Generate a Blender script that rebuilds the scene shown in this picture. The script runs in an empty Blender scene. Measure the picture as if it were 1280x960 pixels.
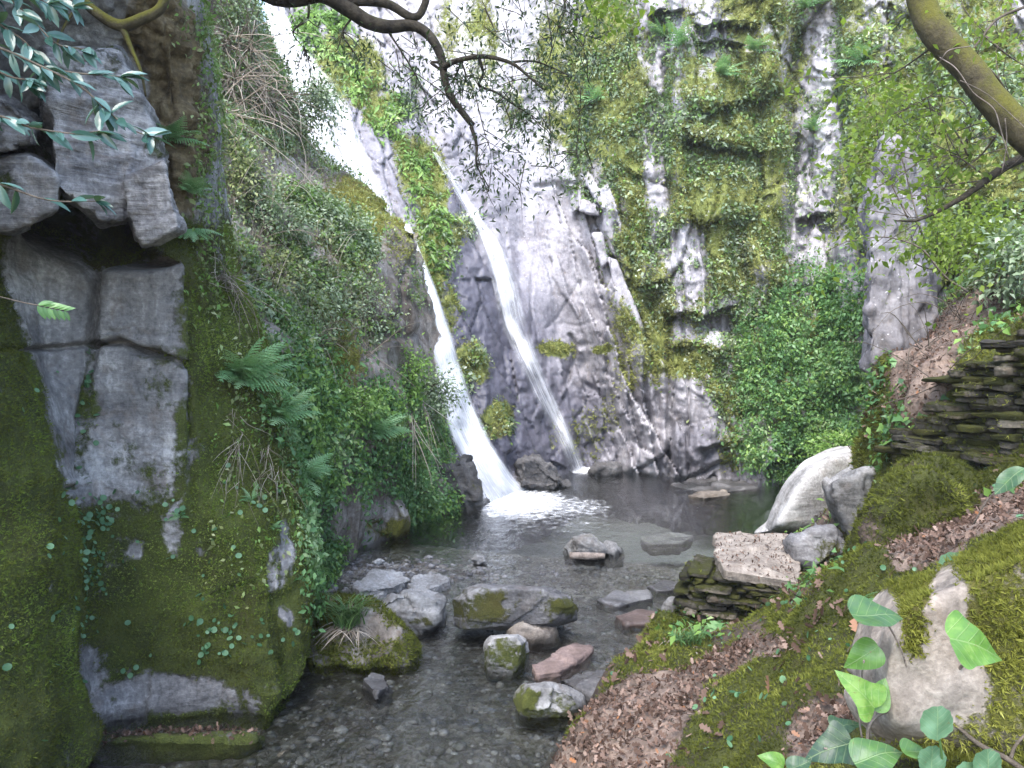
import bpy, bmesh, math
import numpy as np
from mathutils import Vector

SC = bpy.context.scene
COL = SC.collection
RNG = np.random.default_rng(11)
FPX = 930.0                      # focal length of the photograph in its own pixels (1280 wide)
CAMZ = 2.2                       # eye height above the pool
PIT = math.atan(40 / 930)
CA, SA = math.cos(PIT), math.sin(PIT)

# ------------------------------------------------------------------ placing
def P(px, py, d):
    px, py, d = np.broadcast_arrays(np.asarray(px, float), np.asarray(py, float), np.asarray(d, float))
    h = (px - 640) / FPX
    v = -(py - 480) / FPX
    y = v * SA + CA
    z = v * CA - SA
    s = d / y
    return np.stack([h * s, d, CAMZ + z * s], -1)

def onwater(px, py, z=0.0):
    v = -(py - 480) / FPX
    y = v * SA + CA
    zz = v * CA - SA
    return (z - CAMZ) / zz * y

def pix(p):
    p = np.asarray(p, float)
    z = p[..., 2] - CAMZ
    f = p[..., 1] * CA - z * SA
    u = p[..., 1] * SA + z * CA
    f = np.where(np.abs(f) < 1e-6, 1e-6, f)
    return 640 + FPX * p[..., 0] / f, 480 - FPX * u / f

def nrm(v):
    return v / np.maximum(np.linalg.norm(v, axis=-1, keepdims=True), 1e-9)

# ------------------------------------------------------------------ noise
def _h(ix, iy, iz, s):
    ix, iy, iz = (np.asarray(q).astype(np.int64) for q in (ix, iy, iz))
    n = ix.astype(np.uint32) * np.uint32(374761393) + iy.astype(np.uint32) * np.uint32(668265263) \
        + iz.astype(np.uint32) * np.uint32(2246822519) + np.uint32((s * 3266489917) & 0xffffffff)
    n = (n ^ (n >> np.uint32(13))) * np.uint32(1274126177)
    n = (n ^ (n >> np.uint32(16))) * np.uint32(2654435761)
    n = n ^ (n >> np.uint32(15))
    return n.astype(np.float64) / 4294967295.0

def vnoise(p, s=0):
    i = np.floor(p).astype(np.int64)
    f = p - i
    f = f * f * f * (f * (f * 6 - 15) + 10)
    r = 0
    for a in (0, 1):
        wa = f[..., 0] if a else 1 - f[..., 0]
        for b in (0, 1):
            wb = f[..., 1] if b else 1 - f[..., 1]
            for c in (0, 1):
                wc = f[..., 2] if c else 1 - f[..., 2]
                r = r + wa * wb * wc * _h(i[..., 0] + a, i[..., 1] + b, i[..., 2] + c, s)
    return r * 2 - 1

def fbm(p, octv=4, s=0, gain=0.5):
    p = np.asarray(p, float)
    r, a, t = 0, 1.0, 0
    for k in range(octv):
        r = r + a * vnoise(p, s + k * 17)
        t += a
        a *= gain
        x, y, z = p[..., 0], p[..., 1], p[..., 2]
        p = np.stack([(0.8 * x + 0.6 * y) * 2.03 + 5.3, (-0.6 * x + 0.8 * y) * 2.03 + 1.7, z * 2.03 + 0.31 * x + 9.1], -1)
    return r / t

def voro(p, s=0):
    """F1, F2, random of the nearest cell, vector to its centre"""
    i = np.floor(p).astype(np.int64)
    f1 = np.full(p.shape[:-1], 9.0)
    f2 = f1.copy()
    cid = np.zeros_like(f1)
    vec = np.zeros_like(p)
    for a in (-1, 0, 1):
        for b in (-1, 0, 1):
            for c in (-1, 0, 1):
                x, y, z = i[..., 0] + a, i[..., 1] + b, i[..., 2] + c
                q = np.stack([x + _h(x, y, z, s), y + _h(x, y, z, s + 1), z + _h(x, y, z, s + 2)], -1)
                dv = q - p
                d = np.sqrt((dv ** 2).sum(-1))
                m = d < f1
                f2 = np.where(m, f1, np.minimum(f2, d))
                f1 = np.where(m, d, f1)
                cid = np.where(m, _h(x, y, z, s + 5), cid)
                vec = np.where(m[..., None], dv, vec)
    return f1, f2, cid, vec

def sst(a, b, x):
    t = np.clip((x - a) / (b - a), 0, 1)
    return t * t * (3 - 2 * t)

# ------------------------------------------------------------------ painting helpers
def blobs(px, py, lst):
    r = np.zeros(np.shape(px)); neg = np.zeros(np.shape(px))
    for b in lst:
        cx, cy, rx, ry, w = b[:5]
        dx, dy = px - cx, py - cy
        if len(b) > 5:
            t = math.radians(b[5])
            dx, dy = dx * math.cos(t) + dy * math.sin(t), -dx * math.sin(t) + dy * math.cos(t)
        q = (dx / rx) ** 2 + (dy / ry) ** 2
        v = w * np.exp(-q * q * 0.7)
        if w < 0:
            neg = np.minimum(neg, v)
        else:
            r = np.maximum(r, v)
    return r + neg

def inpoly(px, py, poly):
    c = np.zeros(np.shape(px), bool)
    n = len(poly)
    for i in range(n):
        x1, y1 = poly[i]
        x2, y2 = poly[(i + 1) % n]
        if y1 == y2:
            continue
        m = ((y1 > py) != (y2 > py)) & (px < (x2 - x1) * (py - y1) / (y2 - y1) + x1)
        c ^= m
    return c.astype(float)

def pldist(px, py, pl):
    r = np.full(np.shape(px), 1e9)
    for (x1, y1), (x2, y2) in zip(pl[:-1], pl[1:]):
        dx, dy = x2 - x1, y2 - y1
        t = np.clip(((px - x1) * dx + (py - y1) * dy) / (dx * dx + dy * dy), 0, 1)
        r = np.minimum(r, np.hypot(px - x1 - t * dx, py - y1 - t * dy))
    return r

# ------------------------------------------------------------------ objects
def mk(name, V, F, mat, attrs=None, smooth=True, parent=None):
    me = bpy.data.meshes.new(name)
    V = np.asarray(V, np.float32).reshape(-1, 3)
    if not isinstance(F, (list, tuple)):
        F = [F]
    F = [np.asarray(f, np.int32) for f in F if len(f)]
    loops = np.concatenate([f.ravel() for f in F])
    tot = np.concatenate([np.full(len(f), f.shape[1], np.int32) for f in F])
    start = np.concatenate([[0], np.cumsum(tot)[:-1]]).astype(np.int32)
    me.vertices.add(len(V)); me.vertices.foreach_set('co', V.ravel())
    me.loops.add(len(loops)); me.loops.foreach_set('vertex_index', loops)
    me.polygons.add(len(tot)); me.polygons.foreach_set('loop_start', start); me.polygons.foreach_set('loop_total', tot)
    me.polygons.foreach_set('use_smooth', np.full(len(tot), smooth))
    me.update(calc_edges=True)
    for k, a in (attrs or {}).items():
        at = me.attributes.new(k, 'FLOAT', 'POINT')
        at.data.foreach_set('value', np.asarray(a, np.float32).ravel())
    if mat:
        me.materials.append(mat)
    o = bpy.data.objects.new(name, me)
    COL.objects.link(o)
    if parent:
        o.parent = parent
    return o

def tag(o, label=None, cat=None, group=None, kind=None):
    if label: o['label'] = label
    if cat: o['category'] = cat
    if group: o['group'] = group
    if kind: o['kind'] = kind
    return o

def empty(name, loc, label, cat, group=None):
    o = bpy.data.objects.new(name, None)
    o.empty_display_size = 0.1
    COL.objects.link(o)
    o.location = tuple(float(x) for x in loc)
    return tag(o, label, cat, group)

def setorigin(o, c):
    """move a top-level mesh's origin to its base"""
    c = np.asarray(c, float)
    n = len(o.data.vertices)
    b = np.empty(n * 3, np.float32)
    o.data.vertices.foreach_get('co', b)
    b = (b.reshape(-1, 3) - c).astype(np.float32)
    o.data.vertices.foreach_set('co', b.ravel())
    o.data.update()
    o.location = tuple(c)

def join(parts):
    """concatenate (V, [F..], attrs) pieces"""
    V, F, A, n = [], {}, {}, 0
    for v, fs, at in parts:
        if not isinstance(fs, (list, tuple)):
            fs = [fs]
        for f in fs:
            f = np.asarray(f)
            if len(f):
                F.setdefault(f.shape[1], []).append(f + n)
        V.append(v)
        for k, a in (at or {}).items():
            A.setdefault(k, []).append(np.broadcast_to(a, (len(v),)))
        n += len(v)
    return np.concatenate(V), [np.concatenate(f) for f in F.values()], {k: np.concatenate(a) for k, a in A.items()}

# ------------------------------------------------------------------ grids
def quads(nv, nu):
    i = np.arange(nv - 1)[:, None] * nu + np.arange(nu - 1)[None, :]
    i = i.ravel()
    return np.stack([i, i + 1, i + nu + 1, i + nu], -1)

def resample(ctrl, nv, nu):
    """ctrl (R,C,k) -> (nv,nu,k) along mean arc length, linear"""
    def par(c):
        d = np.linalg.norm(np.diff(c, axis=0), axis=-1).mean(-1)
        t = np.concatenate([[0], np.cumsum(d)])
        return t / t[-1]
    def lin(c, n):
        t = par(c[..., :3])
        x = np.linspace(0, 1, n)
        j = np.clip(np.searchsorted(t, x, side='right') - 1, 0, len(t) - 2)
        f = ((x - t[j]) / (t[j + 1] - t[j]))[:, None, None]
        return c[j] * (1 - f) + c[j + 1] * f
    g = lin(ctrl, nv)
    return lin(g.transpose(1, 0, 2), nu).transpose(1, 0, 2)

def blur(g, k, it=2):
    for _ in range(it):
        for ax in (0, 1):
            n = g.shape[ax]
            pad = [(0, 0)] * g.ndim
            pad[ax] = (k, k)
            q = np.pad(g, pad, mode='reflect', reflect_type='odd')
            c = np.cumsum(q, axis=ax)
            z = np.zeros_like(np.take(c, [0], axis=ax))
            c = np.concatenate([z, c], axis=ax)
            g = (np.take(c, np.arange(2 * k + 1, 2 * k + 1 + n), axis=ax) - np.take(c, np.arange(n), axis=ax)) / (2 * k + 1)
    return g

def gnormals(g, ref=(0, 0, CAMZ)):
    n = nrm(np.cross(np.gradient(g, axis=1), np.gradient(g, axis=0)))
    if ref is not None:
        s = ((np.asarray(ref) - g) * n).sum(-1).mean()
        if s < 0:
            n = -n
    return n

SURF = {}
def keep(name, g, n, **at):
    V, Nn = g.reshape(-1, 3), n.reshape(-1, 3)
    x, y = pix(V)
    SURF[name] = dict(V=V, N=Nn, px=x, py=y, q=quads(g.shape[0], g.shape[1]), **{k: np.ravel(a) for k, a in at.items()})

def hit(names, px, py, r=5):
    best = None
    for nme in ([names] if isinstance(names, str) else names):
        s = SURF[nme]
        for rr in (r, r * 3, r * 10):
            m = np.nonzero((np.abs(s['px'] - px) < rr) & (np.abs(s['py'] - py) < rr) & (s['V'][:, 1] > 0.3))[0]
            if len(m):
                break
        if not len(m):
            continue
        k = m[np.argmin(s['V'][m, 1])]
        if best is None or s['V'][k, 1] < best[0][1]:
            best = (s['V'][k], s['N'][k])
    return best

def sample(s, w, n, seed=0):
    rng = np.random.default_rng(seed)
    V, q = s['V'], s['q']
    a = np.linalg.norm(np.cross(V[q[:, 2]] - V[q[:, 0]], V[q[:, 3]] - V[q[:, 1]]), axis=-1) * 0.5
    ww = a * np.maximum(w[q].mean(-1), 0)
    c = np.cumsum(ww)
    f = np.searchsorted(c, rng.random(n) * c[-1])
    f = np.minimum(f, len(q) - 1)
    u, v = rng.random((2, n, 1))
    Q = q[f]
    p = (V[Q[:, 0]] * (1 - u) + V[Q[:, 1]] * u) * (1 - v) + (V[Q[:, 3]] * (1 - u) + V[Q[:, 2]] * u) * v
    return p, s['N'][Q[:, 0]], Q[:, 0]

# ------------------------------------------------------------------ leaves
def ring_leaf(outline, rings=3, fold=0.12, droop=0.15):
    """leaf blade: outline (k,2) from base (0,0) round to tip and back; (V,F) with a midrib fold"""
    o = np.asarray(outline, float)
    c = np.array([0, o[:, 1].max() * 0.42])
    V = [[c[0], c[1]]]
    for r in range(1, rings + 1):
        V += list(c + (o - c) * r / rings)
    V = np.array(V)
    z = np.abs(V[:, 0]) * fold - droop * V[:, 1] ** 2
    V = np.column_stack([V, z])
    k = len(o)
    tri = [[0, 1 + i, 1 + (i + 1) % k] for i in range(k)]
    for r in range(rings - 1):
        a, b = 1 + r * k, 1 + (r + 1) * k
        for i in range(k):
            j = (i + 1) % k
            tri += [[a + i, b + i, b + j], [a + i, b + j, a + j]]
    return V, np.array(tri)

T = {}
T['leaf'] = (np.array([[0, 0, 0], [-.27, .42, .06], [0, .45, 0], [.27, .42, .06], [0, 1, -.12]]),
             np.array([[0, 2, 1], [0, 3, 2], [1, 2, 4], [2, 3, 4]]))
T['slim'] = (np.array([[0, 0, 0], [-.16, .4, .04], [0, .42, 0], [.16, .4, .04], [0, 1, -.15]]),
             np.array([[0, 2, 1], [0, 3, 2], [1, 2, 4], [2, 3, 4]]))
_a = np.linspace(0, 2 * np.pi, 9)[:-1]
T['disc'] = (np.vstack([[0, 0, -.12], np.column_stack([np.sin(_a) * .5, np.cos(_a) * .5, np.zeros(8)])]),
             np.array([[0, 1 + i, 1 + (i + 1) % 8] for i in range(8)]))
T['ivy'] = (np.array([[0, 0, 0], [-.42, .12, -.06], [-.22, .38, .04], [0, 1, -.15], [.22, .38, .04], [.42, .12, -.06], [0, .3, 0.02]]),
            np.array([[0, 6, 1], [1, 6, 2], [2, 6, 3], [3, 6, 4], [4, 6, 5], [5, 6, 0]]))
_o = [(0, 0), (-.06, .12), (-.25, .2), (-.12, .34), (-.34, .48), (-.14, .58), (-.26, .78), (0, 1), (.26, .8), (.14, .6), (.34, .5), (.12, .36), (.25, .22), (.06, .12)]
T['oak'] = ring_leaf(_o, 1, .35, -.25)
T['tuft'] = (np.array([[-.12, 0, 0], [.12, 0, 0], [.05, .3, 1], [0, -.12, 0], [0, .12, 0], [-.35, .0, .8], [-.1, .05, 0], [.1, -.05, 0], [.3, -.25, .85]]),
             np.array([[0, 1, 2], [3, 4, 5], [6, 7, 8]]))
T['blade'] = (np.array([[-.035, 0, 0], [.035, 0, 0], [-.03, .4, .02], [.03, .4, .02], [-.02, .75, -.1], [.02, .75, -.1], [0, 1, -.3]]),
              np.array([[0, 1, 3], [0, 3, 2], [2, 3, 5], [2, 5, 4], [4, 5, 6]]))

def scatter(tn, pos, fwd, up, size, var):
    Tv, Tf = T[tn]
    fwd = nrm(fwd)
    r = nrm(np.cross(fwd, up))
    u = np.cross(r, fwd)
    n, k = len(pos), len(Tv)
    size = np.broadcast_to(size, (n,))[:, None, None]
    V = pos[:, None] + (r[:, None] * Tv[None, :, 0:1] + fwd[:, None] * Tv[None, :, 1:2] + u[:, None] * Tv[None, :, 2:3]) * size
    Fc = (Tf[None] + (np.arange(n) * k)[:, None, None]).reshape(-1, Tf.shape[1])
    return V.reshape(-1, 3), Fc, {'var': np.repeat(np.broadcast_to(var, (n,)), k)}

def rvec(n, rng):
    return nrm(rng.normal(size=(n, 3)))

def patchy(pos, rng, f=2.2, s=300):
    return np.clip(.5 + .75 * fbm(pos * f, 4, s) + .16 * rng.normal(size=len(pos)), 0, 1)

def wall_leaves(tn, pos, N, size, seed, lift=0.02, down=0.5, spread=0.8, var=None, sj=0.5):
    rng = np.random.default_rng(seed)
    n = len(pos)
    up = nrm(N + rvec(n, rng) * spread * 0.8 + np.array([0, 0, 0.35]))
    fwd = nrm(rvec(n, rng) + np.array([0, -0.15, -1.0]) * down)
    sz = size * (1 + rng.normal(size=n) * sj).clip(0.4, 2)
    p = pos + N * (lift * rng.random((n, 1))) 
    return scatter(tn, p, fwd, up, sz, patchy(p, rng) if var is None else var)

# ------------------------------------------------------------------ tubes
def tube(path, rad, seg=7, sub=6, wob=0.0, seed=0):
    path = np.asarray(path, float)
    rad = np.broadcast_to(np.asarray(rad, float), (len(path),)).copy()
    n = len(path)
    if n > 2 and sub > 1:      # Catmull-Rom
        q = np.vstack([2 * path[0] - path[1], path, 2 * path[-1] - path[-2]])
        out, rr = [], []
        for i in range(n - 1):
            for t in np.linspace(0, 1, sub, endpoint=False):
                a, b, c, d = q[i], q[i + 1], q[i + 2], q[i + 3]
                out.append(0.5 * (2 * b + (c - a) * t + (2 * a - 5 * b + 4 * c - d) * t * t + (3 * b - a - 3 * c + d) * t ** 3))
                rr.append(rad[i] * (1 - t) + rad[i + 1] * t)
        out.append(path[-1]); rr.append(rad[-1])
        path, rad = np.array(out), np.array(rr)
        n = len(path)
    if wob:
        L = np.concatenate([[0], np.cumsum(np.linalg.norm(np.diff(path, axis=0), axis=1))])
        for k in range(3):
            path[:, k] += wob * fbm(np.column_stack([L * 3 + seed * 7.7, np.full(n, k * 9.1), np.full(n, seed * 1.3)]), 3, 3 + k)
    t = nrm(np.gradient(path, axis=0))
    a = np.array([0.0, 0, 1]) if abs(t[0][2]) < 0.9 else np.array([1.0, 0, 0])
    V = []
    u = nrm(np.cross(t[0], a))
    ang = np.linspace(0, 2 * np.pi, seg, endpoint=False)
    for i in range(n):
        u = nrm(u - t[i] * (u @ t[i]))
        w = np.cross(t[i], u)
        V.append(path[i] + rad[i] * (np.cos(ang)[:, None] * u + np.sin(ang)[:, None] * w))
    V = np.array(V).reshape(-1, 3)
    Fq = []
    for i in range(n - 1):
        for j in range(seg):
            k = (j + 1) % seg
            Fq.append([i * seg + j, i * seg + k, (i + 1) * seg + k, (i + 1) * seg + j])
    V = np.vstack([V, path[0], path[-1]])
    Ft = []
    for j in range(seg):
        k = (j + 1) % seg
        Ft.append([n * seg, k, j]); Ft.append([n * seg + 1, (n - 1) * seg + j, (n - 1) * seg + k])
    return V, [np.array(Fq), np.array(Ft)], {}

# ------------------------------------------------------------------ rocks
_ICO = {}
def ico(sub):
    if sub not in _ICO:
        bm = bmesh.new()
        bmesh.ops.create_icosphere(bm, subdivisions=sub, radius=1)
        _ICO[sub] = (np.array([v.co[:] for v in bm.verts]), np.array([[v.index for v in f.verts] for f in bm.faces]))
        bm.free()
    return _ICO[sub]

def hull_planes(pts):
    bm = bmesh.new()
    for p in pts:
        bm.verts.new(tuple(p))
    bmesh.ops.convex_hull(bm, input=bm.verts)
    bm.normal_update()
    pl = []
    for f in bm.faces:
        n = np.array(f.normal[:])
        if np.linalg.norm(n) < .5:
            continue
        pl.append((n, n @ np.array(f.verts[0].co[:])))
    bm.free()
    return pl

def hullrock(pts, sub=5, p=18, rough=0.03, scale=4.0, seed=0, strata=0.0, sdir=(0, 0, 1)):
    """a rounded, roughened convex rock through the given points -> V, F, normals"""
    pts = np.asarray(pts, float)
    c = pts.mean(0)
    pl = hull_planes(pts)
    q, keepn = [], []
    for n, d in pl:
        if all((n @ m) < 0.995 for m in keepn):
            keepn.append(n); q.append((n, max(d - n @ c, 1e-3)))
    D, Fc = ico(sub)
    half = (pts.max(0) - pts.min(0)) / 2
    D = nrm(D * half)
    s = np.zeros(len(D))
    for n, d in q:
        s += np.maximum(D @ n, 0) ** p / d ** p
    r = s ** (-1.0 / p)
    V = c + D * r[:, None]
    size = half.mean()
    nn = vnormals(V, Fc)
    h = fbm(V * scale + seed * 3.1, 6, seed, .55) * rough * 1.3
    for kk, (sc2, am) in enumerate(((0.5, 1.5), (1.3, .7))):     # broken facets
        f1, f2, cid, vec = voro(V * scale * sc2 + seed, seed + 40 + kk)
        tl = np.stack([_h(np.floor(cid * 9999), cid * 0 + 3, cid * 0, k) - .5 for k in range(3)], -1)
        h += am * rough * ((cid - 0.5) * .7 + (vec * tl).sum(-1) * 1.5)
    if strata:
        sd = nrm(np.asarray(sdir, float))
        t = V @ sd
        h += strata * (vnoise(np.column_stack([t * 22, t * 0 + seed, V[:, 0] * 1.5]), seed + 3) + 0.6 * vnoise(np.column_stack([t * 55, t * 0 + seed, V[:, 0] * 2]), seed + 4))
    V = V + nn * h[:, None]
    return V, Fc, vnormals(V, Fc)

def vnormals(V, F):
    fn = np.cross(V[F[:, 1]] - V[F[:, 0]], V[F[:, 2]] - V[F[:, 0]])
    n = np.zeros_like(V)
    for k in range(F.shape[1]):
        for a in range(3):
            n[:, a] += np.bincount(F[:, k], fn[:, a], len(V))
    return nrm(n)

def sil_pts(poly, d, thick, shrink=0.7, tilt=0.0, dfun=None):
    """points of a rock from its outline in the photograph, put at its real distance with real thickness"""
    poly = np.asarray(poly, float)
    c = poly.mean(0)
    dm = (lambda x, y: d + tilt * (x - c[0]) / 100.0) if dfun is None else dfun
    a = P(poly[:, 0], poly[:, 1], dm(poly[:, 0], poly[:, 1]))
    q = c + (poly - c) * shrink
    cm = a.mean(0)
    dd = dm(poly[:, 0], poly[:, 1])
    b1 = P(q[:, 0], q[:, 1], dd - thick / 2)
    b2 = P(q[:, 0], q[:, 1], dd + thick / 2)
    return np.vstack([a, b1, b2])
# ------------------------------------------------------------------ materials
class NT:
    def __init__(s, name):
        s.m = bpy.data.materials.new(name)
        s.m.use_nodes = True
        s.t = s.m.node_tree
        s.t.nodes.clear()
        s.out = s.t.nodes.new('ShaderNodeOutputMaterial')
        s._co = None
    def n(s, typ, props=None, **inp):
        nd = s.t.nodes.new('ShaderNode' + typ)
        for k, v in (props or {}).items():
            setattr(nd, k, v)
        for k, v in inp.items():
            key = int(k[1:]) if k[0] == 'i' and k[1:].isdigit() else k.replace('_', ' ')
            s.set(nd.inputs[key], v)
        return nd
    def set(s, sock, v):
        if isinstance(v, bpy.types.NodeSocket):
            s.t.links.new(v, sock)
        else:
            if isinstance(v, tuple) and len(v) == 3 and sock.type == 'RGBA':
                v = (*v, 1)
            sock.default_value = v
    def attr(s, nm):
        return s.n('Attribute', {'attribute_name': nm}).outputs['Fac']
    def math(s, op, a, b=0.0, clamp=False):
        return s.n('Math', {'operation': op, 'use_clamp': clamp}, i0=a, i1=b).outputs[0]
    def mad(s, a, m, c):
        return s.n('Math', {'operation': 'MULTIPLY_ADD'}, i0=a, i1=m, i2=c).outputs[0]
    def co(s):
        if s._co is None:
            g = s.n('NewGeometry')
            s._co = g.outputs['Position']
        return s._co
    def noise(s, scale, detail=4, rough=0.6, vec=(1, 1, 1), dist=0.0):
        c = s.co()
        if vec != (1, 1, 1):
            c = s.n('VectorMath', {'operation': 'MULTIPLY'}, i0=c, i1=vec).outputs[0]
        return s.n('TexNoise', None, Vector=c, Scale=scale, Detail=detail, Roughness=rough, Distortion=dist).outputs['Fac']
    def mix(s, f, a, b):
        nd = s.t.nodes.new('ShaderNodeMix')
        nd.data_type = 'RGBA'
        s.set(nd.inputs['Factor'], f); s.set(nd.inputs[6], a); s.set(nd.inputs[7], b)
        return nd.outputs[2]
    def mr(s, v, a, b, c=0.0, d=1.0, smooth=True):
        return s.n('MapRange', {'interpolation_type': 'SMOOTHSTEP' if smooth else 'LINEAR'}, i0=v, i1=a, i2=b, i3=c, i4=d).outputs[0]
    def ramp(s, f, stops):
        r = s.n('ValToRGB', None, Fac=f)
        e = r.color_ramp.elements
        while len(e) < len(stops):
            e.new(0.5)
        for q, (p, c) in zip(e, stops):
            q.position = p; q.color = (*c, 1)
        return r.outputs['Color']

def rock_mat(name, dark, mid, light, moss_a=(.018, .032, .006), moss_b=(.085, .105, .016), lich=(.55, .54, .55), brown=(.16, .11, .075),
             streak=(7, 7, 1.3), fine=38, bump=0.5, brown_amt=0.35, bd=0.02, strat=None, speck=0, wet_skytint=None):
    m = NT(name)
    moss, li, wet, tone = m.attr('moss'), m.attr('lich'), m.attr('wet'), m.attr('tone')
    n1 = m.noise(2.2, 6, 0.65)
    n2 = m.noise(1.0, 5, 0.6, streak)
    n3 = m.noise(fine, 4, 0.65)
    n4 = m.noise(5.5, 5, 0.7, dist=0.6)
    f = m.math('ADD', m.mad(n1, 1.0, -0.30), m.mad(n2, 0.9, m.mad(n3, 0.7, -0.50)))
    hs = None
    if strat:
        rot, sv, am = strat
        mp = m.n('Mapping', None, Vector=m.co(), Rotation=tuple(math.radians(q) for q in rot), Scale=sv)
        hs = m.n('TexNoise', None, Vector=mp.outputs[0], Scale=1.0, Detail=5, Roughness=.65).outputs['Fac']
        f = m.math('ADD', f, m.mad(hs, am, -.5 * am))
    col = m.ramp(f, [(0.22, dark), (0.5, mid), (0.78, light)])
    col = m.mix(m.math('MULTIPLY', m.mr(n4, 0.5, 0.72), brown_amt), col, brown)
    col = m.n('VectorMath', {'operation': 'SCALE'}, i0=col, Scale=tone).outputs[0]
    # pale lichen crusts
    nl = m.noise(fine * 0.42, 3, 0.6)
    nl2 = m.noise(3.2, 3, 0.6)
    fl = m.mr(m.math('ADD', m.mad(nl, 0.75, m.mad(nl2, 0.45, -1.0)), li), 0.36, 0.50)
    col = m.mix(m.math('MULTIPLY', fl, 0.9), col, m.mix(n3, (lich[0] * .7, lich[1] * .7, lich[2] * .7), lich))
    # bare earth
    er = m.attr('earth')
    ec = m.ramp(m.math('ADD', m.math('MULTIPLY', n3, .6), m.math('MULTIPLY', n4, .4)), [(.3, (.03, .022, .012)), (.5, (.095, .07, .038)), (.7, (.20, .16, .095))])
    col = m.mix(m.mr(m.math('ADD', er, m.mad(n4, .8, -.4)), .3, .6), col, ec)
    # wetness; the optional blue tint puts sky reflection into the wet colour
    if wet_skytint:
        col = m.mix(m.math('MULTIPLY', wet, .55), col, wet_skytint)
    wetd = m.mad(wet, -0.5, 1.0)
    col = m.n('VectorMath', {'operation': 'SCALE'}, i0=col, Scale=wetd).outputs[0]
    # moss
    nm = m.noise(fine * 0.55, 5, 0.7)
    nm2 = m.noise(3.6, 4, 0.65)
    fm = m.mr(m.math('ADD', m.mad(nm, 1.0, m.mad(nm2, 0.9, -1.45)), moss), 0.0, 0.28)
    mf = m.noise(fine * 2.4, 4, 0.75)
    mcol = m.ramp(m.math('ADD', m.mad(mf, 0.75, -0.1), m.mad(nm2, 0.5, -0.12)), [(0.28, moss_a), (0.52, tuple((a * 0.55 + b * 0.45) for a, b in zip(moss_a, moss_b))), (0.78, moss_b)])
    mbr = m.mr(m.noise(1.7, 4, 0.6), 0.5, 0.75)
    mcol = m.mix(m.math('MULTIPLY', mbr, 0.6), mcol, (.07, .05, .022))
    col = m.mix(fm, col, mcol)
    if speck:
        ns = m.noise(fine * 1.3, 2, .5); ns2 = m.noise(2.6, 3, .6)
        col = m.mix(m.math('MULTIPLY', m.mr(m.math('ADD', m.mad(ns2, .5, ns), m.mad(li, .16, -.04)), 1.02 - .12 * speck, 1.12 - .12 * speck), .85), col, tuple(q * .85 for q in lich))
    hgt = m.math('ADD', m.mad(n3, 0.5, m.math('MULTIPLY', n2, 0.6)), m.math('MULTIPLY', fm, m.mad(mf, 1.6, 0.2)))
    if hs is not None:
        hgt = m.math('ADD', hgt, m.math('MULTIPLY', hs, 1.1))
    bmp = m.n('Bump', None, Strength=bump, Distance=bd, Height=hgt)
    rough = m.math('SUBTRACT', 0.9, m.math('MULTIPLY', wet, 0.62))
    rough = m.math('MAXIMUM', rough, m.math('MULTIPLY', fm, 0.9))
    b = m.n('BsdfPrincipled', None, Base_Color=col, Roughness=rough, Normal=bmp.outputs[0])
    b.inputs['Specular IOR Level'].default_value = 0.3
    m.t.links.new(b.outputs[0], m.out.inputs[0])
    return m.m

def leaf_mat(name, stops, trans=0.3, rough=0.45, spec=0.35, tcol=(.16, .28, .04)):
    m = NT(name)
    v = m.attr('var')
    col = m.ramp(v, stops)
    b = m.n('BsdfPrincipled', None, Base_Color=col, Roughness=rough)
    b.inputs['Specular IOR Level'].default_value = spec
    if trans:
        t = m.n('BsdfTranslucent', None, Color=m.mix(0.6, col, tcol))
        x = m.n('MixShader', None, i0=trans, i1=b.outputs[0], i2=t.outputs[0])
        m.t.links.new(x.outputs[0], m.out.inputs[0])
    else:
        m.t.links.new(b.outputs[0], m.out.inputs[0])
    return m.m

def bark_mat(name, a, b, moss=0.0, mc=(.07, .085, .015)):
    m = NT(name)
    n = m.noise(14, 5, 0.7)
    n2 = m.noise(60, 4, 0.7)
    n3 = m.noise(5, 3, 0.6)
    col = m.mix(m.mr(n, 0.3, 0.7), a, b)
    if moss:
        g = m.n('NewGeometry')
        up = m.n('SeparateXYZ', None, i0=g.outputs['Normal']).outputs[2]
        f = m.mr(m.math('ADD', m.mad(up, 0.3, moss - 0.7), m.math('ADD', m.math('MULTIPLY', n3, 0.6), m.math('MULTIPLY', n2, 0.4))), 0.2, 0.5)
        col = m.mix(f, col, m.mix(n2, (mc[0] * .4, mc[1] * .4, mc[2] * .4), mc))
    bmp = m.n('Bump', None, Strength=0.8, Distance=0.01, Height=m.math('ADD', n, n2))
    p = m.n('BsdfPrincipled', None, Base_Color=col, Roughness=0.85, Normal=bmp.outputs[0])
    p.inputs['Specular IOR Level'].default_value = 0.2
    m.t.links.new(p.outputs[0], m.out.inputs[0])
    return m.m

M = {}
M['near'] = rock_mat('near_rock', (.085, .083, .088), (.195, .19, .193), (.42, .41, .41), moss_a=(.036, .046, .011), moss_b=(.165, .20, .042), fine=34, bump=0.75, strat=((0, 24, 0), (2.2, 2.2, 14), .25), bd=.025)
M['slate'] = rock_mat('slate_block', (.07, .068, .075), (.175, .168, .175), (.37, .355, .36), moss_a=(.036, .046, .011), moss_b=(.165, .20, .042), fine=34, bump=0.9, strat=((0, 28, 0), (2.2, 2.2, 26), 1.0), bd=.03)
M['back'] = rock_mat('cliff_rock', (.145, .138, .155), (.27, .258, .28), (.41, .395, .42), moss_a=(.085, .105, .025), moss_b=(.32, .345, .10), lich=(.60, .58, .61), fine=17, bump=0.5, streak=(2.2, 2.2, .8), brown=(.22, .17, .13), bd=0.05, strat=((0, 12, 0), (7, 7, 1.4), .5), speck=.65, wet_skytint=(.19, .19, .27))
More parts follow.
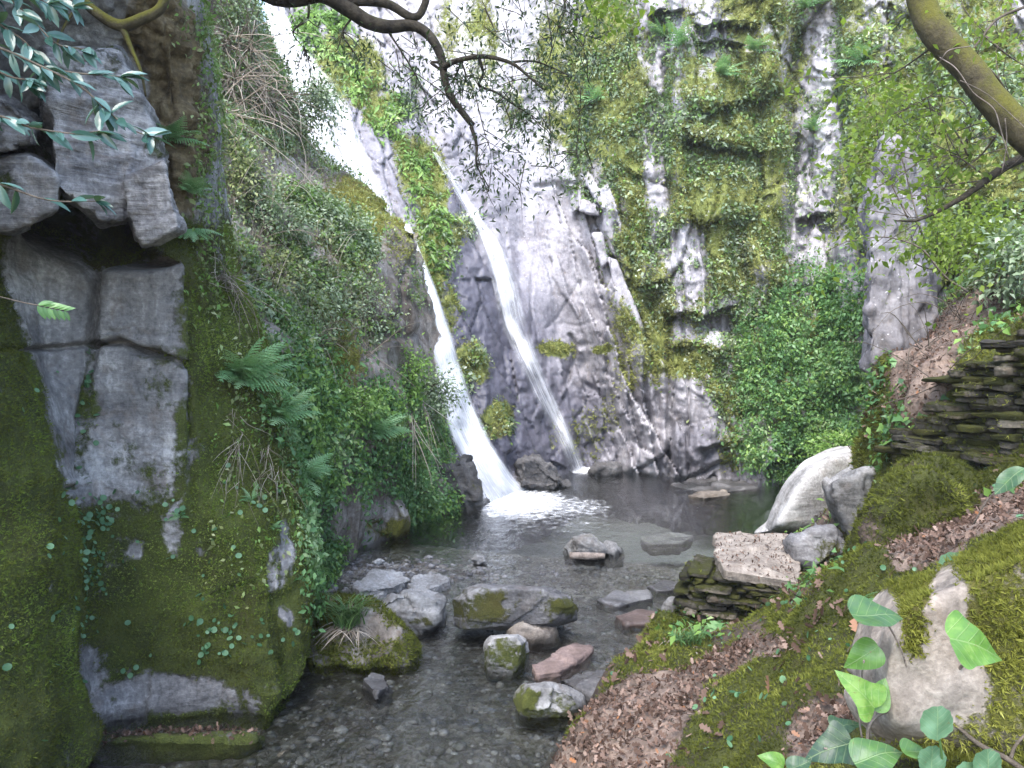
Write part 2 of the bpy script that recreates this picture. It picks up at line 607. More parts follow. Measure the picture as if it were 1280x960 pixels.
M['slope'] = rock_mat('slope_rock', (.07, .055, .045), (.19, .165, .145), (.38, .35, .33), moss_a=(.06, .062, .012), moss_b=(.30, .27, .05), fine=24, bump=0.6, brown=(.15, .10, .06), brown_amt=0.6)
M['stone'] = rock_mat('stream_stone', (.10, .10, .105), (.24, .23, .235), (.44, .43, .43), moss_a=(.035, .04, .01), moss_b=(.15, .145, .03), fine=45, bump=0.7, streak=(4, 4, 4), bd=0.015, strat=((8, 12, 0), (3, 3, 26), .5))
M['pale'] = rock_mat('pale_stone', (.12, .115, .11), (.27, .262, .258), (.47, .46, .455), moss_a=(.04, .05, .012), moss_b=(.16, .165, .035), fine=40, bump=0.65, streak=(3, 3, 3), brown_amt=0.35, bd=0.014, strat=((14, 8, 0), (3, 3, 20), .5))
M['red'] = rock_mat('reddish_stone', (.08, .06, .055), (.165, .118, .105), (.27, .20, .18), fine=40, bump=0.5, streak=(3, 3, 3), bd=0.01)
M['bank'] = rock_mat('bank_earth', (.035, .027, .021), (.085, .062, .05), (.16, .122, .10), moss_a=(.040, .048, .011), moss_b=(.18, .195, .042), fine=42, bump=0.9, streak=(5, 5, 5), bd=0.025)
M['fgrock'] = rock_mat('tan_rock', (.12, .10, .085), (.24, .205, .175), (.38, .335, .29), moss_a=(.045, .05, .009), moss_b=(.20, .19, .03), fine=70, bump=0.7, streak=(9, 9, 9), bd=0.01)
M['wall'] = rock_mat('wall_stone', (.035, .032, .025), (.08, .07, .055), (.17, .15, .12), moss_a=(.024, .028, .006), moss_b=(.12, .115, .02), fine=45, bump=0.8, streak=(5, 5, 5), bd=0.015)

G = lambda *c: c
M['ivy'] = leaf_mat('ivy_leaf', [(0, (.04, .10, .035)), (.4, (.085, .195, .065)), (.8, (.15, .29, .10)), (1, (.30, .42, .21))], spec=.45)
M['brightleaf'] = leaf_mat('bright_leaf', [(0, (.075, .15, .03)), (.5, (.16, .29, .06)), (.85, (.25, .39, .10)), (1, (.42, .52, .24))], trans=.35)
M['olive'] = leaf_mat('olive_leaf', [(0, (.07, .09, .03)), (.5, (.165, .20, .075)), (.85, (.29, .32, .13)), (1, (.44, .45, .25))], trans=.25)
M['grey'] = leaf_mat('greygreen_leaf', [(0, (.08, .12, .06)), (.5, (.17, .23, .135)), (.85, (.29, .36, .235)), (1, (.47, .53, .41))], trans=.3)
M['fern'] = leaf_mat('fern_frond', [(0, (.12, .26, .11)), (.5, (.21, .40, .18)), (1, (.36, .53, .29))], trans=.35, spec=.2)
M['dark'] = leaf_mat('dark_leaf', [(0, (.012, .022, .012)), (.6, (.03, .05, .025)), (1, (.08, .11, .06))], trans=.2, spec=.4)
M['laurel'] = leaf_mat('glossy_leaf', [(0, (.02, .06, .05)), (.6, (.05, .12, .10)), (1, (.12, .21, .20))], trans=.15, rough=.25, spec=.6)
M['spring'] = leaf_mat('spring_leaf', [(0, (.06, .10, .015)), (.6, (.14, .21, .03)), (1, (.25, .33, .06))], trans=.5, tcol=(.28, .40, .04))
M['penny'] = leaf_mat('pennywort_leaf', [(0, (.04, .11, .05)), (.6, (.09, .20, .10)), (1, (.17, .30, .16))], trans=.25, spec=.4)
M['litter'] = leaf_mat('dead_leaf', [(0, (.035, .022, .016)), (.4, (.10, .062, .046)), (.75, (.19, .127, .10)), (.95, (.29, .21, .17)), (1, (.26, .11, .045))], trans=.1, rough=.7, spec=.15, tcol=(.3, .15, .06))
M['moss'] = leaf_mat('moss_tuft', [(0, (.04, .05, .011)), (.35, (.09, .10, .02)), (.65, (.15, .172, .032)), (1, (.28, .29, .07))], trans=.25, rough=.8, spec=.1, tcol=(.18, .2, .02))
M['cliffmoss'] = leaf_mat('cliff_moss_tuft', [(0, (.10, .12, .035)), (.5, (.25, .275, .08)), (1, (.44, .45, .18))], trans=.25, rough=.8, spec=.1, tcol=(.3, .28, .04))
M['grass'] = leaf_mat('grass_blade', [(0, (.035, .085, .03)), (.6, (.09, .18, .06)), (1, (.19, .30, .11))], trans=.3)
M['straw'] = leaf_mat('dry_stem', [(0, (.15, .12, .09)), (.6, (.34, .285, .235)), (1, (.52, .46, .40))], trans=.1, rough=.7, spec=.1)
M['bark'] = bark_mat('dark_bark', (.012, .010, .008), (.06, .05, .038), 0.28, (.06, .06, .015))
M['mossbark'] = bark_mat('mossy_bark', (.035, .028, .018), (.10, .085, .05), 0.55, (.12, .115, .02))
M['twig'] = bark_mat('twig_bark', (.05, .04, .032), (.14, .115, .09))
M['palewig'] = bark_mat('pale_twig', (.10, .08, .065), (.26, .215, .19))
M['drift'] = bark_mat('driftwood', (.14, .11, .09), (.34, .28, .24))

M['wallmoss'] = leaf_mat('wall_moss_tuft', [(0, (.045, .05, .014)), (.3, (.11, .12, .028)), (.6, (.15, .195, .036)), (.8, (.17, .26, .042)), (1, (.30, .36, .09))], trans=.25, rough=.8, spec=.1, tcol=(.18, .2, .02))

M['brightmoss'] = leaf_mat('bright_moss_tuft', [(0, (.05, .06, .012)), (.4, (.13, .14, .028)), (.75, (.22, .225, .045)), (1, (.36, .36, .10))], trans=.3, rough=.8, spec=.1, tcol=(.3, .32, .04))
# ================================================================== back cliff
CX = np.array([330, 400, 450, 500, 550, 600, 650, 700, 730, 760, 800, 836, 842, 900, 960, 1000, 1040, 1100, 1180, 1300, 1450], float)
CY = np.array([-260, -100, 0, 100, 200, 300, 400, 500, 600, 700], float)
CD = np.array([
 # 330   400   450   500   550   600   650   700   730   760   800   836   842   900   960  1000  1040  1100  1180  1300 1450
 [18.5, 18.0, 18.0, 18.0, 17.6, 16.8, 16.2, 15.8, 15.5, 15.2, 15.0, 14.8, 14.3, 14.2, 14.2, 14.4, 14.0, 13.4, 12.6, 11.5, 10.0],
 [17.2, 17.2, 17.2, 17.2, 17.0, 16.3, 15.6, 15.2, 15.0, 14.7, 14.4, 14.2, 13.7, 13.6, 13.6, 13.9, 13.6, 12.8, 12.0, 11.0,  9.6],
 [16.0, 16.2, 16.4, 16.5, 16.4, 15.9, 15.2, 14.9, 14.7, 14.4, 14.1, 13.9, 13.4, 13.3, 13.3, 13.7, 13.3, 12.6, 11.7, 10.8,  9.4],
 [15.1, 15.0, 15.3, 15.6, 15.8, 15.5, 15.0, 14.7, 14.5, 14.2, 13.9, 13.7, 13.2, 13.1, 13.1, 13.6, 13.2, 12.4, 11.5, 10.6,  9.2],
 [14.4, 14.0, 14.0, 14.1, 14.6, 15.1, 14.9, 14.6, 14.4, 14.1, 13.8, 13.6, 13.1, 13.0, 13.0, 13.5, 13.1, 12.2, 11.3, 10.5,  9.1],
 [13.6, 13.2, 12.9, 12.8, 13.1, 14.0, 14.8, 14.5, 14.3, 14.0, 13.7, 13.5, 13.0, 12.9, 12.9, 13.3, 12.9, 12.0, 11.2, 10.4,  9.0],
 [13.0, 12.4, 12.0, 11.8, 12.0, 12.8, 13.9, 14.5, 14.3, 14.0, 13.6, 13.3, 12.9, 12.8, 12.8, 12.9, 12.6, 11.9, 11.1, 10.3,  9.0],
 [12.4, 11.6, 11.2, 11.0, 11.1, 11.8, 12.8, 14.0, 14.3, 14.0, 13.6, 13.2, 12.8, 12.7, 12.6, 12.5, 12.3, 11.8, 11.0, 10.2,  8.9],
 [11.6, 10.8, 10.4, 10.3, 10.4, 10.9, 11.9, 13.1, 14.2, 14.0, 13.5, 13.1, 12.8, 12.6, 12.4, 12.2, 12.0, 11.6, 10.9, 10.1,  8.8],
 [11.2, 10.4, 10.0,  9.9, 10.0, 10.5, 11.6, 12.9, 14.1, 14.0, 13.5, 13.1, 12.8, 12.6, 12.3, 12.1, 11.8, 11.4, 10.7, 10.0,  8.7]])

def bilin(gx, gy, gd, x, y):
    x = np.clip(x, gx[0], gx[-1] - 1e-6); y = np.clip(y, gy[0], gy[-1] - 1e-6)
    i = np.clip(np.searchsorted(gx, x, side='right') - 1, 0, len(gx) - 2)
    j = np.clip(np.searchsorted(gy, y, side='right') - 1, 0, len(gy) - 2)
    u = (x - gx[i]) / (gx[i + 1] - gx[i]); v = (y - gy[j]) / (gy[j + 1] - gy[j])
    u = u * u * (3 - 2 * u) * 0.5 + u * 0.5
    return (gd[j, i] * (1 - u) + gd[j, i + 1] * u) * (1 - v) + (gd[j + 1, i] * (1 - u) + gd[j + 1, i + 1] * u) * v

def build_back():
    nu, nv = 600, 500
    px, py = np.meshgrid(np.linspace(332, 1448, nu), np.linspace(-258, 698, nv))
    wx = px + 9 * fbm(np.stack([px / 60, py / 60, px * 0], -1), 3, 5)
    wy = py + 9 * fbm(np.stack([px / 60, py / 60, px * 0 + 5], -1), 3, 6)
    D = bilin(CX, CY, CD, px, py)
    q3 = np.stack([px / 93.0, py / 93.0, px * 0], -1)
    # right wall: upright columns, each block a little forward or back
    right = sst(735, 850, wx)
    f1, f2, cid, vec = voro(np.stack([wx / 52, wy / 135, px * 0 + 2.5], -1), 21)
    for xl, st, w2 in ((905, .18, 2.5), (951, -.22, 2.5), (1052, -.30, 3), (872, -.10, 2.0), (812, .15, 2.5), (778, -.12, 2.5), (925, .12, 2)):
        D += st * .5 * (1 + np.tanh((wx + 6 * np.sin(wy / 70 + xl) - xl) / w2)) * right
    D -= right * (cid - 0.5) * 0.42
    crk = (f2 - f1)
    D += right * 0.13 * np.exp(-(crk / 0.035) ** 2)
    f1b, f2b, cidb, _ = voro(np.stack([wx / 26, wy / 40, px * 0 + 7.5], -1), 27)
    D -= right * (cidb - 0.5) * 0.16
    # leaning plates between the pale wall and the upright columns
    sx, sy = wx * 0.90 - wy * 0.26, wy * 0.95 + wx * 0.26
    plates = np.exp(-((px - (735 + (py - 230) * 0.20)) / 48) ** 2) * sst(200, 260, py) * sst(650, 600, py)
    g1, g2, gid, gv = voro(np.stack([sx / 17, sy / 110, px * 0 + 4.5], -1), 33)
    D -= plates * ((gid - 0.5) * 0.75 + gv[..., 0] * -0.40 + gv[..., 1] * .25)
    D += plates * 0.08 * np.exp(-((g2 - g1) / 0.03) ** 2)
    # jointed base of the pale wall
    base = np.exp(-((px - 750) / 70) ** 2) * sst(420, 470, py)
    h1, h2, hid, hv = voro(np.stack([(wx - (py - 450) * .08) / 20, wy / 52, px * 0 + 1.5], -1), 35)
    D -= base * (hid - 0.5) * 0.25
    D -= base * hv[..., 0] * -.10
    D += base * 0.06 * np.exp(-((h2 - h1) / 0.035) ** 2)
    # pale wall: large smooth plates
    pale = np.exp(-(((px - 695) / 75) ** 4)) * sst(150, 200, py) * sst(440, 400, py)
    # wet rock between the falls: rough and ribbed down the slope
    wetz = sst(735, 690, px + (py - 585) * -0.0 + (585 - py) * 0.30)
    s2 = wx * 0.93 - wy * 0.36
    r1, r2, rid, rv = voro(np.stack([s2 / 20, (wy * 0.93 + wx * 0.36) / 75, px * 0 + 3.5], -1), 41)
    D -= wetz * ((rid - 0.5) * 0.34 + rv[..., 0] * -0.16)
    D += wetz * 0.06 * np.exp(-((r2 - r1) / 0.04) ** 2)
    amp = 0.16 - 0.11 * pale
    D += amp * fbm(q3 * 3.0, 5, 3) + 0.05 * fbm(q3 * 14, 3, 9) * (1 - 0.8 * pale) + .022 * fbm(np.stack([px / 7, py / 15, px * 0], -1), 3, 19, .6) * (1 - .55 * pale)
    # ledges: rock proud above a line, hollow under it
    for pl, a, hh in ([((872, 30), (905, 27), (942, 30)), .5, 26], [((872, 50), (895, 48), (925, 56)), .45, 22],
                      [((880, 132), (925, 128), (972, 112)), .45, 24], [((856, 168), (890, 172), (948, 188)), .6, 30],
                      [((838, 392), (880, 390), (918, 383)), .6, 26], [((700, 232), (722, 228)), .2, 12],
                      [((735, 236), (752, 262)), .5, 22], [((722, 262), (742, 266)), .4, 22], [((760, 318), (785, 348)), .5, 20],
                      [((800, 352), (830, 352)), .3, 20], [((840, 432), (880, 428), (905, 440)), .35, 20], [((880, 556), (935, 552)), .35, 18],
                      [((832, 596), (880, 602), (890, 590)), .3, 14], [((960, 585), (1000, 560)), .4, 25], [((780, 205), (797, 217)), .3, 14],
                      [((815, 15), (850, 12)), .5, 22], [((1000, 270), (1040, 262)), .4, 30], [((1075, 300), (1110, 330)), .4, 30]):
        xs = np.array([p[0] for p in pl], float); ys = np.array([p[1] for p in pl], float)
        yl = np.interp(px, xs, ys) + 4 * vnoise(np.stack([px / 14, px * 0, px * 0], -1), 3)
        t = py - yl
        inx = sst(xs[0] - 8, xs[0] + 3, px) * sst(xs[-1] + 8, xs[-1] - 3, px)
        D += inx * a * np.where(t > 0, np.exp(-t / hh), 0) * np.clip(t / 3, 0, 1)
        D -= inx * a * 0.35 * np.where(t <= 0, np.exp(t / hh), 0)
    # cracks
    for pl, a, w in ([((838, 95), (835, 180), (842, 300), (836, 400), (838, 500), (836, 590)), .35, 5], [((672, 240), (668, 330), (662, 430)), .05, 1.8],
                     [((668, 232), (722, 228)), .1, 2.5], [((722, 170), (722, 262)), .15, 3], [((722, 352), (712, 368), (696, 396), (680, 412)), .05, 1.6],
                     [((682, 410), (700, 404), (722, 407), (748, 399)), .03, 1.6], [((704, 480), (718, 440), (712, 420)), .15, 3], [((735, 480), (750, 490), (758, 520)), .12, 3],
                     [((745, 290), (760, 320), (790, 390), (815, 445), (825, 520)), .22, 4], [((770, 280), (772, 330), (800, 420)), .15, 3.5], [((995, 40), (985, 120), (992, 200), (985, 300)), .3, 6],
                     [((905, 20), (900, 60)), .2, 3], [((845, 595), (870, 605), (892, 598)), .15, 3], [((1052, 120), (1060, 200), (1090, 300)), .3, 6],
                     [((508, 300), (525, 330), (530, 400)), .15, 4]):
        D += a * np.exp(-(pldist(wx * .5 + px * .5, wy * .5 + py * .5, pl) / w) ** 2)
    g = P(px, py, D)
    n = gnormals(g)
    # -------- colouring
    b = lambda L: blobs(wx, wy, L)
    moss = 0.10 + b([(760, 150, 60, 170, .95), (790, 330, 45, 130, .85), (745, 60, 40, 90, .7), (900, 240, 75, 170, .92), (905, 110, 70, 60, .8), (930, 30, 70, 40, .75),
                     (820, 400, 22, 70, .85), (868, 450, 42, 24, .9), (905, 500, 45, 40, .85), (900, 545, 45, 45, .75), (965, 330, 35, 90, .7), (960, 200, 30, 150, .75), (1050, 80, 80, 110, .75),
                     (1090, 200, 60, 110, .8), (690, 60, 22, 80, .62), (600, 60, 26, 70, .62), (560, 40, 20, 60, .5), (640, 130, 16, 40, .5), (690, 170, 20, 40, .6), (540, 260, 22, 75, .95), (545, 320, 18, 60, .9), (590, 455, 22, 30, .9),
                     (620, 525, 22, 24, .95), (520, 205, 25, 40, .8), (440, 90, 60, 40, .9, 50), (480, 140, 30, 24, .8), (570, 290, 16, 20, .8), (692, 437, 22, 10, 1.0), (752, 438, 14, 5, .9),
                     (760, 520, 14, 40, .5), (545, 430, 14, 60, .6), (565, 395, 12, 40, .6), (600, 590, 30, 18, .6), (885, 395, 20, 15, .2), (990, 470, 90, 110, .7), (880, 585, 30, 20, .5), (1180, 120, 120, 160, .8), (1250, 260, 140, 150, .8)])
    moss -= b([(860, 320, 26, 40, .8), (870, 540, 34, 60, .75), (910, 395, 26, 28, .7), (745, 300, 32, 110, .6), (700, 300, 45, 90, .7), (1030, 130, 26, 110, .75), (1000, 270, 18, 60, .7), (812, 250, 12, 90, .4), (890, 50, 22, 40, .5)])
    moss = moss + .28 * fbm(np.stack([px / 26, py / 34, px * 0], -1), 4, 29)
    lich = 0.22 + b([(600, 60, 90, 100, .62), (680, 110, 60, 80, .5), (700, 40, 60, 60, .5), (560, 150, 60, 60, .25), (1030, 130, 26, 100, .66), (1005, 260, 22, 60, .5), (830, 200, 14, 120, .5), (890, 60, 30, 40, .35),
                     (865, 330, 26, 60, .5), (880, 395, 50, 24, .42), (830, 320, 18, 100, .4), (660, 200, 50, 30, .5), (790, 380, 40, 80, .35), (980, 360, 24, 60, .4), (930, 390, 40, 20, .35), (1000, 40, 60, 40, .4), (1120, 330, 40, 80, .5), (1150, 60, 60, 60, .3)])
    wet = b([(600, 440, 90, 190, .9, -15), (720, 540, 50, 60, .75), (560, 250, 40, 90, .5), (480, 180, 60, 90, .6), (630, 560, 80, 50, .95), (870, 560, 60, 30, .25), (600, 230, 60, 90, .5)])
    wet = np.maximum(wet, sst(598, 615, py) * 0.8)
    dk_ = inpoly(wx, wy, [(500, 150), (560, 205), (600, 290), (650, 395), (690, 480), (728, 590), (640, 615), (590, 560), (556, 470), (520, 380), (510, 280)]); dk_ = blur(dk_[..., None], 6, 2)[..., 0]
    wet = np.maximum(wet, dk_ * .8)
    lich = lich - dk_ * .5
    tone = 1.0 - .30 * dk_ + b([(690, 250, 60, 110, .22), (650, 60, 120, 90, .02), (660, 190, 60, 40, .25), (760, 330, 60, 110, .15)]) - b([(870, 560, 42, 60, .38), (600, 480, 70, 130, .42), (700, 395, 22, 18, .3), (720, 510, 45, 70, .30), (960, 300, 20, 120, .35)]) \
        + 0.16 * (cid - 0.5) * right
    # green algae low down beside the second fall
    alg = b([(735, 545, 32, 50, .9), (700, 545, 16, 40, .8), (600, 600, 60, 26, .5)])
    moss = np.maximum(moss, alg * 0.55)
    keep('back', g, n, moss=moss, gx=px, gy=py)
    SURF['back']['grid'] = blur(g, 3, 2); SURF['back']['gn'] = n
    o = mk('cliff', g.reshape(-1, 3), quads(nv, nu), M['back'], dict(moss=moss, lich=lich, wet=wet, tone=tone))
    tag(o, kind='structure')

def backpos(px, py, off=0.0):
    g, n = SURF['back']['grid'], SURF['back']['gn']
    nv, nu = g.shape[:2]
    x = np.clip((np.asarray(px, float) - 332) / (1448 - 332) * (nu - 1), 0, nu - 1.001)
    y = np.clip((np.asarray(py, float) + 258) / (698 + 258) * (nv - 1), 0, nv - 1.001)
    i, j = x.astype(int), y.astype(int)
    u, v = (x - i)[..., None], (y - j)[..., None]
    p = (g[j, i] * (1 - u) + g[j, i + 1] * u) * (1 - v) + (g[j + 1, i] * (1 - u) + g[j + 1, i + 1] * u) * v
    to = nrm(np.array([0, 0, CAMZ]) - p)
    return p + to * np.asarray(off)[..., None]

# ================================================================== wooded slope left of the first fall
def build_slope():
    rows = [
     [(315, 760, 6.0), (380, 740, 7.0), (432, 720, 7.9), (500, 700, 9.2), (560, 690, 10.1), (590, 690, 11.6)],
     [(315, 640, 6.0), (390, 630, 6.9), (440, 620, 7.9), (505, 620, 9.2), (555, 622, 10.1), (585, 630, 11.6)],
     [(290, 540, 5.9), (365, 540, 6.3), (430, 545, 7.6), (500, 540, 8.9), (545, 550, 9.9), (575, 560, 11.6)],
     [(255, 460, 5.9), (335, 460, 6.5), (418, 460, 7.8), (478, 460, 8.8), (530, 462, 9.8), (560, 470, 11.6)],
     [(235, 400, 6.1), (325, 400, 7.0), (408, 400, 8.2), (468, 400, 9.0), (513, 402, 9.8), (545, 410, 11.6)],
     [(220, 340, 6.5), (310, 340, 7.5), (400, 340, 8.6), (460, 342, 9.3), (507, 345, 10.0), (540, 355, 12.0)],
     [(210, 260, 7.0), (290, 255, 8.0), (370, 262, 9.1), (440, 272, 9.7), (507, 297, 10.3), (532, 310, 12.4)],
     [(205, 120, 7.8), (265, 115, 8.8), (318, 155, 9.8), (368, 200, 10.4), (438, 246, 10.6), (504, 286, 10.8), ],
     [(200, -200, 8.4), (268, -160, 9.4), (322, 50, 10.5), (362, 172, 11.0), (437, 238, 11.1), (502, 281, 11.3)],
     [(200, -260, 9.0), (265, -220, 10.5), (318, 30, 12.2), (360, 168, 12.6), (436, 240, 12.6), (500, 284, 12.6)]]
    c = np.array([P(*zip(*r)) if False else np.array([P(*q) for q in r]) for r in rows])
    nv, nu = 300, 240
    g = blur(resample(c, nv, nu), 3, 2)
    n = gnormals(g)
    x0, y0 = pix(g)
    rockface = blobs(x0, y0, [(480, 330, 40, 60, 1), (470, 400, 60, 40, .8), (430, 340, 40, 60, .6), (430, 640, 40, 70, 1), (480, 660, 60, 40, 1)])
    f1, f2, cid, vec = voro(g * np.array([2.2, 1.2, 0.9]), 51)
    h = 0.32 * fbm(g * 0.9, 5, 50) * (1 - 0.5 * rockface) + rockface * ((cid - .5) * 0.35 - 0.12 * np.exp(-((f2 - f1) / .08) ** 2)) + 0.05 * fbm(g * 5, 3, 52)
    g = g + n * h[..., None]
    n = gnormals(g)
    wx = x0 + 8 * fbm(g * 2, 3, 53); wy = y0 + 8 * fbm(g * 2 + 7, 3, 54)
    moss = 0.42 + blobs(wx, wy, [(470, 262, 60, 14, .9, 30), (448, 300, 26, 40, .7), (495, 300, 20, 30, .5), (400, 420, 40, 60, .45), (420, 450, 30, 50, .5), (490, 650, 30, 25, .5)]) - blobs(wx, wy, [(490, 340, 20, 60, .5), (485, 390, 40, 60, .6), (465, 630, 18, 24, .8), (430, 660, 12, 70, .5), (380, 220, 40, 25, .3)])
    lich = 0.1 + blobs(wx, wy, [(465, 630, 18, 24, .4), (370, 215, 40, 30, .35)])
    wet = sst(0.25, 0.0, g[..., 2]) * 0.7
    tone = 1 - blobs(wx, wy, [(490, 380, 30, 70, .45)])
    keep('slope', g, n, moss=moss)
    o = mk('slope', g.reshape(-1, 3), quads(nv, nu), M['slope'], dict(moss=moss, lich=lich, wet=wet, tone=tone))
    tag(o, kind='structure')

# ================================================================== near cliff on the left
def build_near():
    def row(py, pts):
        return np.array([P(a, py, d) for a, d in pts])
    rows = [
     row(1060, [(-300, 2.2), (-90, 2.8), (50, 3.25), (112, 3.75), (132, 4.0), (240, 4.0), (330, 4.1), (372, 4.4), (388, 5.0), (384, 7.0)]),
     row(960, [(-300, 2.25), (-90, 2.85), (50, 3.3), (114, 3.9), (134, 4.15), (240, 4.2), (335, 4.3), (376, 4.55), (390, 5.1), (385, 7.0)]),
     row(870, [(-300, 2.3), (-90, 2.95), (50, 3.4), (114, 4.0), (134, 4.32), (240, 4.38), (340, 4.42), (380, 4.65), (390, 5.2), (386, 7)]),
     row(700, [(-300, 2.4), (-90, 3.0), (50, 3.5), (112, 4.05), (132, 4.35), (240, 4.4), (340, 4.5), (378, 4.8), (388, 5.4), (380, 7)]),
     row(600, [(-300, 2.5), (-90, 3.0), (45, 3.6), (104, 4.15), (126, 4.4), (238, 4.45), (325, 4.7), (360, 5.0), (375, 5.7), (368, 7)]),
     row(450, [(-300, 2.6), (-90, 3.1), (22, 3.85), (60, 4.3), (120, 4.42), (236, 4.42), (290, 4.9), (330, 5.4), (345, 6), (340, 7)]),
     row(330, [(-300, 2.7), (-90, 3.2), (-10, 4.0), (60, 4.35), (116, 4.42), (234, 4.42), (262, 4.9), (285, 5.4), (298, 6), (294, 7)]),
     row(200, [(-300, 2.6), (-90, 3.2), (10, 4.0), (80, 4.35), (150, 4.4), (228, 4.4), (255, 4.9), (272, 5.4), (278, 6), (274, 7)]),
     row(80, [(-300, 2.5), (-90, 3.1), (0, 3.9), (80, 4.1), (150, 4.2), (222, 4.3), (255, 4.7), (268, 5.2), (270, 6), (264, 7)]),
     row(-20, [(-300, 2.3), (-90, 2.9), (0, 3.5), (80, 3.7), (150, 3.9), (210, 4.1), (240, 4.5), (252, 5), (252, 6), (245, 7)]),
     row(-260, [(-300, 2.0), (-90, 2.6), (0, 3.0), (80, 3.2), (150, 3.4), (200, 3.6), (220, 4.2), (230, 5), (230, 6), (225, 7)])]
    nv, nu = 520, 330
    g = blur(resample(np.array(rows), nv, nu), 3, 2)
    n = gnormals(g)
    x0, y0 = pix(g)
    front = (np.arange(nu)[None, :] < nu * 0.93) & (g[..., 1] > .5)
    wx = x0 + 5 * fbm(g * 3, 3, 60); wy = y0 + 5 * fbm(g * 3 + 7, 3, 61)
    # bare slabs among the moss
    slabN = [(8, 285), (58, 285), (112, 345), (117, 430), (105, 608), (70, 628), (52, 520), (30, 400), (4, 330)]
    slabU = [(118, 335), (160, 300), (230, 300), (233, 452), (205, 440), (150, 426), (118, 424)]
    slabL = [(118, 430), (150, 432), (195, 448), (234, 462), (234, 560), (236, 612), (205, 645), (170, 628), (130, 610), (112, 560)]
    sN, sU, sL = (inpoly(wx, wy, s) * front for s in (slabN, slabU, slabL))
    ax = (x0 - 20) / 260
    h = -0.02 + 0.05 * fbm(g * 1.6, 4, 62) * (1 - 0.7 * np.maximum(sU, np.maximum(sN, sL))) + 0.018 * fbm(g * 9, 4, 63) + .006 * fbm(g * np.array([34, 34, 20]), 3, 73, .6)
    f1, f2, cid, vec = voro(g * np.array([1.9, 1.0, 1.1]), 64)
    bl = sst(620, 700, y0) * sst(370, 340, x0)
    h += bl * (cid - 0.5) * 0.07
    h += sU * (0.045 + 0.10 * (y0 - 330) / 100 * 0.2) + sL * 0.02 + sN * 0.015
    left = sst(0.12, -0.10, ax - np.interp(y0, [300, 430, 560, 640, 900], [-0.10, 0.0, 0.14, 0.27, 0.38]))
    h += left * front * (0.06 + 0.05 * fbm(g * 4, 4, 65))
    for pl, a, w in ([((-20, 436), (40, 436), (75, 434), (116, 430)), .09, 3.0], [((116, 430), (150, 425), (180, 440), (205, 444), (234, 458)), .10, 3.2], [((120, 425), (140, 412), (152, 416), (165, 408)), .03, 1.8],
                     [((152, 428), (178, 440), (198, 440)), .12, 5.0], [((117, 270), (119, 360), (116, 430)), .22, 5.5], [((80, 613), (106, 608)), .10, 3.5], [((116, 430), (104, 520), (108, 650), (122, 800), (125, 900)), .07, 6],
                     [((58, 250), (85, 300), (112, 342)), .15, 6], [((236, 300), (238, 460), (240, 640)), .05, 4], [((330, 700), (352, 740), (365, 860)), .03, 4],
                     [((62, 160), (72, 200)), .2, 6]):
        h -= a * front * np.exp(-(pldist(wx * .4 + x0 * .6, wy * .4 + y0 * .6, pl) / w) ** 2)
    # the hollow under the overhanging block
    cave = blobs(x0, y0, [(110, 275, 55, 42, 1.0), (165, 308, 60, 22, .8), (200, 300, 30, 20, .6), (60, 170, 26, 24, .5), (70, 225, 20, 40, .8)]) * front
    h -= cave * 0.75
    # brown earthy overhang in the upper right
    earth = blobs(wx, wy, [(225, 140, 40, 130, 1.0), (200, 40, 50, 60, .8), (262, 350, 18, 70, .7)]) * front
    h += earth * (0.16 * fbm(g * 4, 5, 66, .6) + .05 * vnoise(g * np.array([30, 30, 7]), 71))
    # roots and turf on the corner
    corner = sst(240, 280, x0) * sst(420, 480, y0) * front
    h += corner * 0.10 * fbm(g * 3.5, 5, 67)
    # undercut at the water
    h -= sst(0.14, 0.0, g[..., 2]) * 0.10
    g = g + n * h[..., None]
    n = gnormals(g)
    bare = blur(np.maximum(np.maximum(sN, sU), sL)[..., None], 3, 2)[..., 0]
    moss_in = np.clip(bare - .0, 0, 1)
    grey = blobs(wx, wy, [(215, 868, 75, 22, .95), (150, 880, 30, 26, .6), (300, 880, 30, 20, .5), (357, 700, 12, 45, .8), (215, 665, 14, 34, .8), (110, 600, 30, 30, .6), (120, 840, 14, 40, .7), (80, 110, 110, 70, .7), (140, 60, 60, 40, .4), (345, 870, 14, 20, .4), (165, 690, 10, 12, .5), (250, 685, 10, 14, .4), (240, 770, 5, 10, .6), (365, 770, 5, 14, .7)])
    moss = 0.88 - bare * 0.62 - grey * 0.85 - 0.35 * earth + 0.22 * blobs(wx, wy, [(300, 640, 60, 120, 1), (40, 700, 60, 250, 1), (250, 780, 90, 60, 1), (255, 430, 18, 90, 1), (112, 520, 10, 90, 2.0), (455, 0, 1, 1, 0), (120, 60, 60, 30, .8)])
    moss = moss - 0.32 * sst(300, 240, y0) - .25 * sst(130, 60, y0)
    moss += .30 * fbm(g * np.array([2.5, 2.5, 1.2]), 4, 68) + (.5 * vnoise(g * np.array([14, 14, 2.5]), 69) + .4 * vnoise(g * np.array([40, 40, 9]), 70)) * np.clip(grey * 2, 0, 1) * .5
    moss += sL * blobs(wx, wy, [(190, 490, 26, 30, .25), (150, 560, 24, 44, .38), (205, 610, 40, 40, .35), (225, 560, 12, 60, .35), (130, 500, 12, 60, .25)])
    lich = 0.16 + sL * 0.20 + sU * 0.05 + grey * 0.22 + blobs(wx, wy, [(195, 540, 40, 60, .18), (250, 870, 60, 16, .25), (290, 890, 20, 16, .2)])
    wet = sst(0.10, 0.0, g[..., 2]) * 0.8
    tone = 1.05 + sN * 0.05 + sU * 0.05 + sL * 0.12 + grey * .1
    keep('near', g, n, moss=moss)
